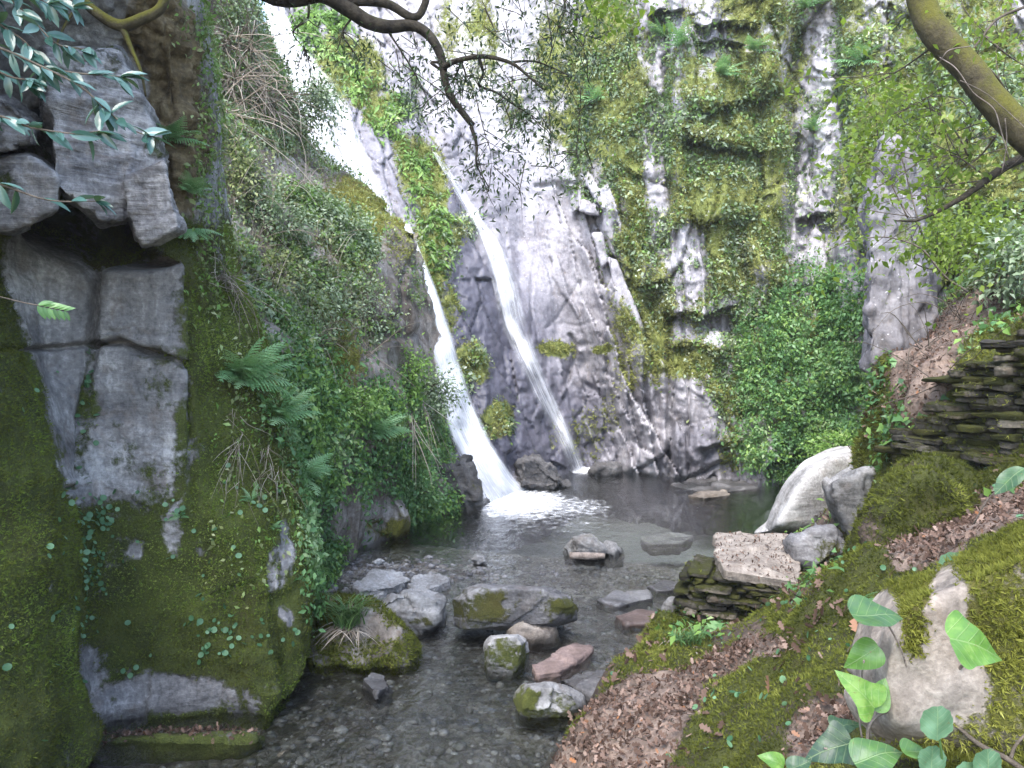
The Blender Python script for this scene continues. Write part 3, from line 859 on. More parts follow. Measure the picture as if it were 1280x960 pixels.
    o = mk('cliff', g.reshape(-1, 3), quads(nv, nu), M['near'], dict(moss=moss, lich=lich, wet=wet, tone=tone, earth=earth))
    tag(o, kind='structure')

# ================================================================== right bank, path, streambed
EDGE = np.array([(-0.25, 1.2), (-0.05, 2.2), (0.15, 3.0), (0.22, 3.9), (0.5, 4.65), (0.95, 5.5), (1.25, 6.2), (1.75, 7.0), (2.7, 8.2), (3.6, 9.2), (4.6, 10.2), (6.5, 11.2)])
def edge_x(y):
    return np.interp(y, EDGE[:, 1], EDGE[:, 0])

BANK = []
def _bk():
    for x, y in EDGE:
        BANK.append((x, y, 0.0)); BANK.append((x - .35, y + .1, -.55)); BANK.append((x - 1.2, y + .4, -.9))
    for x, y in EDGE[1:6]:
        BANK.append((x + .14, y, .27))
    for a in [(760, 900, 3.68), (850, 840, 4.14), (870, 870, 3.78), (830, 800, 5.0), (880, 800, 5.0), (900, 830, 4.3), (940, 830, 3.75), (1000, 760, 3.9), (1050, 700, 4.15), (1110, 690, 4.2), (1280, 620, 4.3), (1200, 600, 5.2), (1150, 432, 6.6), (1100, 440, 6.9), (1104, 560, 6.0),
              (1280, 400, 6.5), (1280, 330, 8.0), (820, 960, 3.2), (900, 960, 2.9), (1000, 960, 2.5), (1180, 1000, 1.9), (1045, 700, 5.6), (875, 795, 5.4), (950, 792, 5.4), (1010, 778, 5.3), (1015, 725, 5.2), (1150, 690, 3.6), (1250, 680, 3.2), (1180, 400, 7.5), (940, 900, 3.1), (1050, 850, 2.9), (740, 950, 3.45), (1060, 760, 3.3), (990, 840, 3.3)]:
        BANK.append(tuple(P(*a)))
    BANK.extend([(0, 0, .6), (0.1, 1.5, .5), (1.0, 1.2, 1.05), (1.5, .8, 1.3), (6, 5, 3.9), (6, 8, 4.2), (5, 8, 3.2), (4.4, 9.2, 1.2), (3.7, 7.6, .9), (2.9, 7.2, .2), (2.2, 6.6, .25), (2.0, 6.2, .25), (7, 2, 3.6), (7, 10, 4.5), (3, 1, 2.2), (3, 2.4, 1.9), (2.2, 2.4, 1.45), (0.6, .2, .8), (3.45, 5.2, 1.55), (4.2, 5.2, 2.2), (3.3, 6.1, 2.1), (3.2, 6.0, 1.9), (3.02, 6.25, .5), (2.95, 5.9, .55), (2.86, 6.2, .45), (2.75, 5.7, .5), (2.98, 6.8, .45), (3.2, 7.2, .5), (3.5, 7.2, 1.3), (2.9, 5.3, 1.1), (2.55, 5.5, .6)])
_bk()
BANK = np.array(BANK)
def rbf(pts, smooth=0.02):
    d = np.linalg.norm(pts[:, None, :2] - pts[None, :, :2], axis=-1)
    A = np.block([[d + smooth * np.eye(len(pts)) * -1, np.column_stack([np.ones(len(pts)), pts[:, :2]])], [np.vstack([np.ones(len(pts)), pts[:, :2].T]), np.zeros((3, 3))]])
    w = np.linalg.solve(A, np.concatenate([pts[:, 2], np.zeros(3)]))
    def f(x, y):
        sh = np.shape(x)
        x, y = np.ravel(x), np.ravel(y)
        r = w[-3] + w[-2] * x + w[-1] * y
        for k in range(len(pts)):
            r = r + w[k] * np.hypot(x - pts[k, 0], y - pts[k, 1])
        return r.reshape(sh)
    return f
bankf = rbf(BANK)

PATH = [(680, 975), (705, 930), (745, 880), (795, 835), (850, 835), (890, 812), (930, 800), (985, 805), (940, 828), (900, 850), (870, 880), (850, 920), (825, 975)]
LIT2 = [(1105, 690), (1130, 660), (1200, 632), (1290, 612), (1290, 650), (1215, 675), (1190, 700), (1120, 705)]
LIT3 = [(990, 930), (1010, 890), (1075, 875), (1080, 905), (1040, 935), (1000, 960)]
LIT4 = [(1110, 430), (1180, 380), (1290, 330), (1290, 372), (1215, 410), (1190, 440), (1180, 500), (1150, 530), (1120, 500)]
def build_bank():
    nv, nu = 560, 420
    x, y = np.meshgrid(np.linspace(-0.9, 7.5, nu), np.linspace(-0.5, 10.8, nv))
    # finer near the camera
    t = np.linspace(0, 1, nv); yy = -0.5 + 11.3 * t ** 1.35
    s = np.linspace(0, 1, nu); xx = -0.9 + 8.4 * s ** 1.45
    x, y = np.meshgrid(xx, yy)
    z = bankf(x, y)
    g = np.stack([x, y, z], -1)
    px, py = pix(g)
    wx = px + 9 * fbm(g * 4, 3, 70); wy = py + 9 * fbm(g * 4 + 7, 3, 71)
    vis = y > 1.2
    path = np.maximum.reduce([inpoly(wx, wy, q) for q in (PATH, LIT2, LIT3, LIT4)]) * vis
    path = blur(path[..., None], 2, 1)[..., 0]
    e = x - edge_x(y)
    land = sst(0.0, 0.25, e)
    f1, f2, cid, _ = voro(np.stack([x * 3, y * 3, z * 3], -1), 72)
    z = z + land * (1 - 0.75 * path) * (0.13 * fbm(np.stack([x, y, z], -1) * 1.8, 4, 73) + 0.07 * (0.5 - f1) + 0.025 * fbm(g * 11, 3, 75)) + path * 0.018 * fbm(g * 9, 3, 74)
    # vertical drop of the earth edge at the back of the slope
    g = np.stack([x, y, z], -1)
    n = gnormals(g, None)
    n = np.where(n[..., 2:3] < 0, -n, n)
    moss = 0.80 * land - 0.95 * path - blobs(wx, wy, [(1000, 720, 30, 40, .4), (1020, 660, 40, 40, .5), (930, 790, 40, 16, .4)]) * vis
    moss += blobs(wx, wy, [(815, 800, 22, 30, .5), (720, 905, 12, 60, .5)]) * vis
    wet = sst(0.06, -0.02, z) * 0.8
    lich = np.full(z.shape, 0.05)
    tone = 1 + 0.9 * path
    keep('bank', g, n, moss=moss, path=path, land=land)
    o = mk('bank', g.reshape(-1, 3), quads(nv, nu), M['bank'], dict(moss=moss, lich=lich, wet=wet, tone=tone))
    tag(o, kind='structure')

def build_bed():
    pts = np.array([(-1.6, 3, -.12), (-.4, 3, -.16), (-1.2, 1, -.2), (-.2, .5, -.3), (-1.2, 4.3, -.06), (-.3, 4.2, -.12), (-1.0, 5.0, -.05), (-.3, 5.1, -.11), (.4, 5.3, -.10), (-1.3, 6.0, -.03), (-.5, 6.1, -.08), (.3, 6.1, -.07), (.9, 6.3, -.07),
                    (-1.8, 7.2, .03), (-1.0, 7.3, .035), (-.3, 7.3, .015), (.4, 7.3, -.005), (1.0, 7.3, -.03), (1.7, 7.4, -.12), (-1.9, 8.2, -.02), (-1.1, 8.4, -.06), (-.2, 8.4, -.12), (.8, 8.4, -.2), (2, 8.6, -.35), (-1.2, 9.6, -.3), (0, 9.6, -.45), (1.5, 9.8, -.55), (3, 10, -.6),
                    (-.3, 11, -.8), (1.5, 11.5, -.9), (3.5, 11.5, -.9), (1, 13.5, -.9), (4, 13.5, -.9), (-3, 11, -.6), (-3, 7, .0), (-3, 4, -.1), (-3, 1, -.1), (-2.2, 4, -.12), (5.5, 10, -.6), (5.5, 13, -.9), (-3, 15, -.8), (5.5, 16, -.9), (1, 16, -.9)])
    f = rbf(pts)
    nv, nu = 620, 330
    t = np.linspace(0, 1, nv)
    x, y = np.meshgrid(np.linspace(-3.2, 5.4, nu), 0.5 + 14.5 * t ** 1.3)
    z = f(x, y)
    p = np.stack([x, y, x * 0], -1)
    f1, f2, cid, v = voro(p * 9, 80)
    g1, g2, gid, _ = voro(p * 22, 81)
    z = z + 0.035 * np.sqrt(np.maximum(0.5 - f1, 0)) * (0.4 + cid) - 0.02 + 0.012 * np.maximum(.5 - g1, 0) + 0.03 * fbm(p * 1.3, 4, 82)
    z -= 0.25 * sst(0.05, 0.5, x - edge_x(y))
    g = np.stack([x, y, z], -1)
    n = gnormals(g, None); n = np.where(n[..., 2:3] < 0, -n, n)
    keep('bed', g, n)
    m = NT('streambed_gravel')
    v1 = m.n('TexVoronoi', None, Vector=m.co(), Scale=30.0)
    n1 = m.noise(2.0, 4); n2 = m.noise(55, 4, .7)
    cidc = m.attr('pid')
    col = m.ramp(m.math('ADD', m.mad(m.n('SeparateColor', None, i0=v1.outputs['Color']).outputs[0], .4, m.mad(cidc, .35, -.12)), m.math('MULTIPLY', n2, .45)), [(.2, (.06, .05, .042)), (.42, (.17, .145, .125)), (.65, (.36, .33, .30)), (.9, (.62, .60, .585))])
    col = m.mix(m.math('MULTIPLY', m.mr(n1, .5, .7), .5), col, (.10, .06, .035))
    dp = m.attr('deep')
    col = m.n('VectorMath', {'operation': 'SCALE'}, i0=col, Scale=m.attr('silt')).outputs[0]
    col = m.mix(dp, col, (.33, .35, .355))  # deep bed coloured pale blue-grey to stand in for the pool's bright reflection
    wet = m.attr('wet')
    col = m.n('VectorMath', {'operation': 'SCALE'}, i0=col, Scale=m.mad(wet, -.45, 1.0)).outputs[0]
    bmp = m.n('Bump', None, Strength=.7, Distance=.02, Height=m.math('ADD', v1.outputs['Distance'], n2))
    b = m.n('BsdfPrincipled', None, Base_Color=col, Roughness=m.mad(wet, -.35, .75), Normal=bmp.outputs[0])
    m.t.links.new(b.outputs[0], m.out.inputs[0])
    o = mk('streambed', g.reshape(-1, 3), quads(nv, nu), m.m, dict(pid=cid, deep=sst(-.2, -.6, z) * .9, wet=sst(.05, 0.0, z), silt=.52 + .48 * sst(5.8, 7.0, y + .5 * fbm(p * .9, 3, 83))))
    tag(o, kind='structure')

# ================================================================== water
def water_mat():
    m = NT('clear_water')
    foam = m.attr('foam')
    n1 = m.noise(5, 4, .6, (1, .6, 1)); n2 = m.noise(17, 3, .6, (1.0, .55, 1)); n3 = m.noise(60, 3, .6)
    chop = m.attr('chop')
    bmp = m.n('Bump', None, Strength=m.mad(chop, .9, .15), Distance=.05, Height=m.math('ADD', m.math('MULTIPLY', n1, .8), m.math('ADD', m.math('MULTIPLY', n2, .45), m.math('MULTIPLY', n3, .07))))
    nb = bmp.outputs[0]
    tr = m.n('BsdfTransparent', None, Color=(.90, .94, .92))
    gl = m.n('BsdfGlossy', None, Color=(1, 1, 1), Roughness=.06, Normal=nb)
    fr = m.n('Fresnel', None, IOR=1.36, Normal=nb)
    w = m.n('MixShader', None, i0=m.math('MULTIPLY', fr.outputs[0], 1.5, True), i1=tr.outputs[0], i2=gl.outputs[0])
    nf = m.noise(9, 5, .7); nf2 = m.noise(34, 4, .7)
    ff = m.mr(m.math('ADD', m.mad(nf, 1.5, m.mad(nf2, .6, -1.35)), foam), .12, 1.0)
    wh = m.n('BsdfDiffuse', None, Color=(.86, .88, .92))
    x = m.n('MixShader', None, i0=ff, i1=w.outputs[0], i2=wh.outputs[0])
    m.t.links.new(x.outputs[0], m.out.inputs[0])
    return m.m

def build_water():
    nv, nu = 420, 260
    t = np.linspace(0, 1, nv)
    x, y = np.meshgrid(np.linspace(-3.2, 5.3, nu), 0.6 + 14.3 * t ** 1.2)
    p = np.stack([x, y, x * 0], -1)
    g0 = np.stack([x, y, x * 0], -1)
    px, py = pix(g0)
    near = sst(7.2, 5.6, y) * 1.5
    fl = np.exp(-((px - 650) / 150) ** 2 - ((py - 640) / 60) ** 2) + .7 * np.exp(-((px - 720) / 70) ** 2 - ((py - 590) / 16) ** 2)
    riff = blobs(px, py, [(790, 762, 70, 16, 1), (740, 800, 60, 30, .7), (640, 880, 90, 40, .8), (560, 800, 60, 20, .5), (700, 905, 60, 20, .9), (560, 900, 90, 30, .6)])
    chop = np.clip(.42 + .6 * fl + .9 * riff + near * .25, 0, 1.3)
    z = 0.010 * fbm(p * np.array([2.2, 1.2, 1]), 3, 90) * (0.25 + chop) + 0.006 * vnoise(p * 7, 91) * chop
    foam = blobs(px, py, [(650, 628, 66, 20, .95), (716, 634, 54, 15, .66), (735, 586, 26, 8, .9), (690, 645, 110, 30, .50), (660, 636, 60, 18, .75), (620, 640, 20, 8, .8), (800, 768, 40, 5, .45), (770, 757, 26, 4, .45), (850, 752, 20, 5, .3), (720, 908, 40, 6, .42), (640, 878, 40, 6, .35), (760, 600, 90, 16, .22)])
    o = mk('water', np.stack([x, y, z], -1).reshape(-1, 3), quads(nv, nu), water_mat(), dict(chop=chop, foam=foam))
    tag(o, kind='structure')

def fall_mat(name, dens):
    m = NT(name)
    u, v = m.attr('u'), m.attr('v')
    seed = m.attr('seed')
    vec = m.n('CombineXYZ', None, i0=m.math('MULTIPLY', u, 1.0), i1=m.math('MULTIPLY', v, 1.0), i2=seed)
    sc = lambda a, b: m.n('VectorMath', {'operation': 'MULTIPLY'}, i0=vec.outputs[0], i1=(a, b, 1)).outputs[0]
    a = m.n('TexNoise', None, Vector=sc(9, .55), Scale=1.0, Detail=4, Roughness=.65).outputs['Fac']
    b = m.n('TexNoise', None, Vector=sc(34, 1.1), Scale=1.0, Detail=3, Roughness=.6).outputs['Fac']
    c = m.n('TexNoise', None, Vector=sc(3, 1.6), Scale=1.0, Detail=4, Roughness=.6).outputs['Fac']
    den = m.attr('dens')
    s = m.math('ADD', m.mad(a, .75, m.mad(b, .55, m.mad(c, .5, -1.4))), den)
    al = m.mr(s, .05, .9)
    d = m.n('BsdfDiffuse', None, Color=(.93, .94, .97))
    t = m.n('BsdfTranslucent', None, Color=(.90, .92, .97))
    w = m.n('MixShader', None, i0=.35, i1=d.outputs[0], i2=t.outputs[0])
    tr = m.n('BsdfTransparent')
    x = m.n('MixShader', None, i0=al, i1=tr.outputs[0], i2=w.outputs[0])
    m.t.links.new(x.outputs[0], m.out.inputs[0])
    return m.m

def build_fall(label, edge, mat, layers=3, dens=1.0, edgefade=.22, off=.07, seed=0, thick=.10):
    E = np.array(edge, float)     # py, left px, right px
    nv, nu = 260, 50
    ys = np.linspace(E[0, 0], E[-1, 0], nv)
    L = np.interp(ys, E[:, 0], E[:, 1]); R = np.interp(ys, E[:, 0], E[:, 2])
    k = np.hanning(15); k /= k.sum()
    sm = lambda a: np.convolve(np.pad(a, 7, mode='reflect', reflect_type='odd'), k, 'valid')
    L, R = sm(L), sm(R)
    u = np.linspace(0, 1, nu)
    parts = []
    for q in range(layers):
        w = 1 + 0.12 * q
        mid = (L + R) / 2; hw = (R - L) / 2 * w
        px = mid[:, None] + hw[:, None] * (u * 2 - 1)[None]
        py = np.repeat(ys[:, None], nu, 1)
        o = off + thick * (q / max(layers, 1)) + thick * np.sqrt(np.clip(1 - (u * 2 - 1) ** 2, 0, 1))[None] + 0.03 * vnoise(np.stack([u[None] * 14 + ys[:, None] * 0, ys[:, None] / 90 + u[None] * 0, px * 0 + q * 3 + seed], -1), 95)
        g = backpos(px, py, o)
        Ls = np.concatenate([[0], np.cumsum(np.linalg.norm(np.diff(g[:, nu // 2], axis=0), axis=-1))])
        width = np.linalg.norm(g[:, -1] - g[:, 0], axis=-1).mean()
        ef = np.minimum(u, 1 - u)[None] / edgefade
        rg = fbm(np.stack([ys[:, None] / 34 + u[None] * 0, u[None] * 5 + ys[:, None] * 0, px * 0 + seed + q * 5], -1), 4, 96)
        de = dens - 0.16 * q - (0.9 + .9 * rg) * np.clip(1 - ef, 0, 1) ** 1.3 + .35 * rg
        tt = np.linspace(0, 1, nv)[:, None]
        de = np.broadcast_to(de, (nv, nu))
        parts.append((g.reshape(-1, 3), quads(nv, nu), dict(u=np.broadcast_to(u * width, (nv, nu)).ravel(), v=np.broadcast_to(Ls[:, None], (nv, nu)).ravel(), seed=np.full(nv * nu, seed + q * 4.3), dens=de.ravel())))
    V, F, A = join(parts)
    return mk('waterfall', V, F, mat, A)

def take(o):
    n = len(o.data.vertices)
    b = np.empty(n * 3, np.float32); o.data.vertices.foreach_get('co', b)
    f = np.empty(len(o.data.loops), np.int32); o.data.loops.foreach_get('vertex_index', f)
    at = {}
    for k in ('u', 'v', 'seed', 'dens'):
        a = np.empty(n, np.float32); o.data.attributes[k].data.foreach_get('value', a); at[k] = a
    bpy.data.objects.remove(o)
    return b.reshape(-1, 3), f.reshape(-1, 4), at

def build_falls():
    fm = fall_mat('falling_water', 1)
    up = build_fall('', [(-40, 318, 352), (20, 325, 362), (60, 338, 388), (100, 345, 425), (150, 358, 452), (200, 385, 474), (250, 430, 492), (300, 470, 512), (320, 490, 520)], fm, 3, .92, seed=1, off=.05)
    lo = build_fall('', [(280, 488, 514), (330, 503, 534), (360, 504, 548), (400, 510, 562), (450, 526, 577), (500, 543, 593), (550, 563, 615), (600, 585, 650), (634, 598, 690)], fm, 3, 1.18, seed=2, off=.10)
    parts = [take(up), take(lo)]        # the two reaches are one fall
    Vv, F, A = join(parts)
    o = mk('waterfall', Vv, F, fm, A)
    tag(o, 'tall white waterfall sliding down the left chute in two steps into the pool', 'waterfall')
    setorigin(o, backpos(np.array(645.), np.array(632.)))
    a = build_fall('', [(190, 538, 548), (210, 546, 566), (235, 560, 586), (270, 580, 608), (310, 590, 643), (350, 600, 660), (400, 610, 670), (450, 634, 687), (500, 661, 705), (550, 688, 727), (588, 704, 740)], fm, 3, .94, edgefade=.42, seed=5, off=.06, thick=.08)
    b = build_fall('', [(430, 622, 640), (470, 640, 660), (510, 662, 680), (550, 686, 702), (588, 712, 730)], fm, 2, .62, edgefade=.5, seed=8, off=.10, thick=.05)
    parts = [take(a), take(b)]
    Vv, F, A = join(parts)
    o = mk('waterfall', Vv, F, fm, A)
    tag(o, 'thin veil-like second waterfall down the dark wet rock to the right of the main one', 'waterfall')
    setorigin(o, backpos(np.array(725.), np.array(586.)))
# ================================================================== loose rocks
LATER = []
def rock_attrs(V, N, moss=0.3, mtop=0.0, mside=0.0, lich=0.2, ltop=0.0, wetline=True, tone=1.0, toptone=0.0, paint=None, seed=0):
    nz = N[:, 2]
    px, py = pix(V)
    m = moss + mtop * sst(.2, .8, nz) + mside * sst(.5, -.1, nz)
    l = lich + ltop * sst(.2, .8, nz)
    w = sst(0.09, 0.0, V[:, 2]) if wetline else np.zeros(len(V))
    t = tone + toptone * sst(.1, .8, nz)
    if paint:
        m = m + blobs(px, py, paint)
    return dict(moss=m, lich=l, wet=w, tone=np.broadcast_to(t, (len(V),)))

def rock(name, label, cat, poly, d, thick, mat='stone', sub=5, p=16, rough=.03, scale=4, seed=0, tilt=0, shrink=.72, strata=0, sdir=(0, 0, 1), group=None, extra=None, pts=None, sink=0, flat=None, **at):
    if flat is not None:          # a flat stone lying in the stream: its top outline stands at this height
        pl = np.array(poly, float)
        a = P(pl[:, 0], pl[:, 1], onwater(pl[:, 0], pl[:, 1], flat))
        cc = a.mean(0)
        pts = np.vstack([a, cc + (a - cc) * 1.04 + np.array([0, .02, -.05]), cc + (a - cc) * .9 + np.array([0, .03, -.16])])
    if pts is None:
        if at.get('wetline', True):
            d = d + thick * .40   # the waterline is on the front of the stone
        pts = sil_pts(poly, d, thick, shrink, tilt)
    if flat is None and (at.get('wetline', True) or sink):
        low = pts[pts[:, 2] < np.median(pts[:, 2])]
        pts = np.vstack([pts, low * 1.0 + np.array([0, .02, -(sink or .10)])])
    V, F, N = hullrock(pts, sub, p, rough, scale, seed, strata, sdir)
    parts = [(V, F, rock_attrs(V, N, seed=seed, **at))]
    for e in (extra or []):
        V2, F2, N2 = hullrock(sil_pts(*e), sub, p, rough, scale, seed + 9, strata, sdir)
        parts.append((V2, F2, rock_attrs(V2, N2, seed=seed, **at)))
    Va, Fa, A = join(parts)
    o = mk(name, Va, Fa, M[mat], A)
    tag(o, label, cat, group)
    c = Va.mean(0); c[2] = Va[:, 2].min()
    setorigin(o, c)
    SURF.setdefault('rocks', []).append((o.name, Va, np.concatenate([N] + [vnormals(Va[len(V):], Fa[0][len(F):] - len(V))] * (1 if len(parts) > 1 else 0)) if len(parts) > 1 else N, Fa[0]))
    return o

def dk(py):
    return float(onwater(0, py))

def build_rocks():
    # overhanging blocks of the near cliff
    rock('rock_slab', 'big slanting slab jutting over the dark hollow of the left cliff, split by a crack', 'rock slab', [(52, 60), (150, 60), (198, 150), (212, 205), (168, 278), (126, 284), (80, 249), (58, 160)], 4.1, .6, 'slate', 6, 110, .016, 4, 1, .25, .93, extra=[([(150, 215), (206, 198), (228, 286), (181, 308), (163, 276)], 4.0, .4, .92)],
         wetline=False, moss=.18, lich=.22, tone=1.25, strata=.016, sdir=(-.45, 0, 1), paint=[(110, 75, 60, 40, .45), (200, 185, 22, 14, .5)])
    rock('rock_block', 'grey upright block wedged left of the jutting slab on the near cliff', 'rock block', [(-40, 200), (38, 191), (76, 215), (72, 262), (18, 291), (-30, 290)], 3.85, .5, 'slate', 6, 100, .016, 4, 2, 0, .9, wetline=False, moss=.12, lich=.2, tone=1.1, strata=.01, sdir=(1, 0, .2), paint=[(0, 225, 22, 20, .6)])
    rock('rock_block', 'dark block above the wedged one at the left edge of the near cliff', 'rock block', [(-60, 120), (20, 128), (52, 150), (48, 178), (-10, 188), (-60, 182)], 3.8, .5, 'slate', 6, 100, .018, 4, 3, 0, .9, wetline=False, moss=.4, lich=.15, tone=.8, strata=.012)
    # stones in the stream
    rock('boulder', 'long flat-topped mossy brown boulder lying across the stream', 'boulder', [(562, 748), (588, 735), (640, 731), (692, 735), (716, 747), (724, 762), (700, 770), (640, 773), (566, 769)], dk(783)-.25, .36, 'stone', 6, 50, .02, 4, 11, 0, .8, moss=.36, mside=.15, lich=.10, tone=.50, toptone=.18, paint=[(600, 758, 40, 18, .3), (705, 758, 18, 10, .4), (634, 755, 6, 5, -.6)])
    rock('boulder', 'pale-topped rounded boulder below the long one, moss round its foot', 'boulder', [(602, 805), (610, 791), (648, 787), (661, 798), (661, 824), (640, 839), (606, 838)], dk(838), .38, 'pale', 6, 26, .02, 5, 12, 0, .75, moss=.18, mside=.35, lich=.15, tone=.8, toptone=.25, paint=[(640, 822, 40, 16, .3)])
    rock('boulder', 'tan boulder with an orange waterline tucked under the long boulder', 'boulder', [(628, 787), (650, 772), (692, 783), (698, 798), (672, 806), (635, 806)], dk(804), .4, 'fgrock', 5, 12, .025, 6, 13, 0, .75, moss=.1, lich=.4, tone=.95)
    rock('boulder', 'moss-sided rounded boulder in the stream beside the leafy path', 'boulder', [(642, 872), (654, 854), (690, 850), (730, 866), (740, 884), (715, 902), (664, 900), (645, 890)], dk(899), .42, 'pale', 6, 26, .022, 5, 14, 0, .75, moss=.28, mside=.35, lich=.2, tone=.8, paint=[(655, 870, 16, 16, .4)])
    rock('boulder', 'lone pointed pale-green boulder standing in the middle of the pool', 'boulder', [(704, 692), (712, 668), (736, 666), (770, 684), (777, 695), (715, 699)], dk(697), .55, 'pale', 6, 40, .05, 5, 15, 0, .4, moss=.42, lich=.2, tone=.8)
    rock('boulder', 'low dark boulder at the foot of the thin waterfall', 'boulder', [(733, 588), (745, 579), (774, 581), (779, 592), (742, 596)], 13.2, .5, 'stone', 5, 16, .05, 4, 16, 0, .7, moss=.3, lich=.05, tone=.35)
    rock('flat_stone', 'pale flat stone on the gravel bar, larger of the two in a row', 'stone', [(442, 732), (470, 712), (494, 711), (516, 722), (492, 733), (450, 739)], dk(736), .5, 'pale', 5, 44, .03, 6, 17, 0, .85, moss=.1, lich=.15, tone=1.1, wetline=False, mside=.4, flat=0.09)
    rock('flat_stone', 'pale flat stone on the gravel bar, touching the right end of the larger one', 'stone', [(510, 730), (524, 720), (558, 722), (560, 727), (540, 735), (520, 734)], dk(735), .45, 'pale', 5, 44, .03, 6, 18, 0, .85, moss=.05, lich=.15, tone=1.1, wetline=False, flat=0.07)
    rock('boulder', 'sloping smooth grey boulder between the pale flat stones and the long boulder', 'boulder', [(462, 758), (490, 740), (520, 737), (556, 748), (553, 774), (520, 787), (490, 790)], dk(787), .55, 'pale', 6, 36, .035, 5, 19, 0, .8, moss=.2, lich=.25, tone=.72, paint=[(530, 778, 20, 8, .5)])
    rock('boulder', 'green mossy boulder with a grass tuft at the foot of the left cliff', 'boulder', [(385, 775), (396, 736), (415, 738), (455, 757), (495, 782), (522, 812), (521, 828), (450, 840), (392, 842)], dk(835) + .1, .55, 'slope', 6, 40, .07, 3, 20, 0, .8, moss=.66, lich=.2, tone=1.0, mtop=.0, paint=[(452, 778, 22, 16, -.5), (485, 790, 20, 8, -.3)])
    rock('flat_stone', 'reddish-brown flat stone awash in the stream right of the tan boulder', 'stone', [(664, 832), (700, 812), (738, 803), (742, 811), (702, 838), (672, 843)], dk(828), .3, 'red', 5, 50, .02, 6, 21, 0, .85, moss=.05, lich=.1, tone=1.1, wetline=False, flat=0.03)
    rock('flat_stone', 'dark cracked slab at the water edge beside the path', 'stone', [(698, 848), (732, 836), (778, 846), (768, 868), (740, 872)], dk(858), .35, 'stone', 5, 50, .025, 5, 22, 0, .88, moss=.05, lich=.1, tone=.55, flat=0.03)
    rock('stone', 'small dark wet stone below the mossy grass-tufted boulder', 'stone', [(452, 848), (464, 839), (482, 842), (488, 856), (470, 864)], dk(860), .18, 'stone', 5, 20, .02, 6, 23, moss=.1, lich=.05, tone=.4, flat=.06)
    rock('stone', 'small pale stone in the riffle just right of the long boulder', 'stone', [(822, 764), (836, 746), (860, 746), (868, 760), (846, 771)], dk(769), .3, 'pale', 5, 16, .02, 7, 24, moss=.25, lich=.4, tone=.8)
    rock('flat_stone', 'flat grey slab awash in the riffle below the stone platform', 'stone', [(745, 750), (770, 740), (812, 738), (816, 747), (770, 757)], dk(749), .3, 'stone', 5, 50, .02, 5, 25, 0, .88, moss=.05, lich=.15, tone=.8, flat=0.02)
    rock('flat_stone', 'ochre flat slab awash in the riffle near the path', 'stone', [(770, 770), (800, 762), (826, 766), (818, 778), (782, 780)], dk(773), .3, 'red', 5, 50, .02, 5, 26, 0, .88, moss=.1, lich=.15, tone=1.0, flat=0.02)
    rock('flat_stone', 'thin grey slab showing above the shallow pool left of the platform', 'stone', [(810, 732), (830, 725), (852, 727), (846, 737), (820, 738)], dk(733), .3, 'stone', 5, 50, .02, 5, 27, 0, .88, moss=.05, lich=.2, tone=.7, flat=0.02)
    rock('stone', 'little white stone near the left wall of the pool', 'stone', [(465, 703), (474, 698), (482, 701), (478, 707), (468, 707)], dk(705), .12, 'pale', 4, 12, .012, 9, 28, moss=0, lich=.5, tone=1.1, wetline=False)
    rock('stone', 'small pale stone breaking the water in the middle of the gravelly shallows', 'stone', [(588, 700), (596, 692), (606, 695), (610, 703), (598, 706)], dk(704), .15, 'pale', 4, 12, .015, 9, 29, moss=0, lich=.4, tone=1.0, wetline=False)
    rock('stone', 'pale stone just under the pool surface upstream of the pointed boulder', 'stone', [(800, 672), (840, 664), (868, 670), (850, 679), (812, 680)], dk(674), .5, 'pale', 5, 16, .01, 6, 30, moss=.1, lich=.3, tone=.8, wetline=False, flat=-0.04)
    rock('boulder', 'flat dark rocks at the back of the pool below the tall mossy wall', 'boulder', [(836, 606), (870, 596), (930, 600), (950, 610), (890, 616)], dk(610), .6, 'stone', 5, 18, .04, 3, 31, moss=.2, lich=.2, tone=.55, flat=0.02)
    rock('boulder', 'low pale rock in the pool in front of the back wall', 'boulder', [(858, 618), (876, 611), (905, 612), (914, 618), (880, 622)], dk(620), .4, 'fgrock', 5, 14, .02, 5, 32, moss=.05, lich=.3, tone=.9, flat=0.04)
    rock('boulder', 'dark jagged rock between the feet of the two waterfalls', 'boulder', [(640, 608), (646, 572), (668, 566), (690, 580), (712, 604), (680, 612)], 11.7, .8, 'stone', 6, 26, .09, 3, 33, 0, .7, moss=.38, lich=.05, tone=.36, wetline=True, strata=.02, sdir=(.9, 0, .4))
    rock('boulder', 'dark wet rock standing left of the foot of the main waterfall', 'boulder', [(515, 650), (525, 600), (545, 566), (588, 568), (600, 600), (614, 636), (590, 648)], 10.3, .9, 'stone', 6, 22, .09, 3, 34, 0, .75, moss=.42, lich=.05, tone=.30, strata=.02, sdir=(.9, 0, .3))
    rock('rock_pillar', 'narrow upright grey slab behind the ivy at the left side of the pool', 'rock slab', [(418, 742), (424, 600), (448, 590), (454, 640), (440, 715), (432, 738)], 7.75, .4, 'slope', 5, 22, .03, 4, 35, 0, .9, moss=.35, lich=.25, tone=.9, paint=[(424, 660, 6, 70, .4)])
    rock('boulder', 'mossy-footed rock under the ivy at the left edge of the pool', 'boulder', [(442, 690), (452, 612), (480, 602), (505, 622), (518, 655), (490, 672), (455, 686)], 8.7, .7, 'slope', 6, 16, .04, 4, 36, 0, .8, moss=.45, lich=.2, tone=1.0, paint=[(466, 632, 20, 26, -.6), (490, 660, 30, 14, .4)])
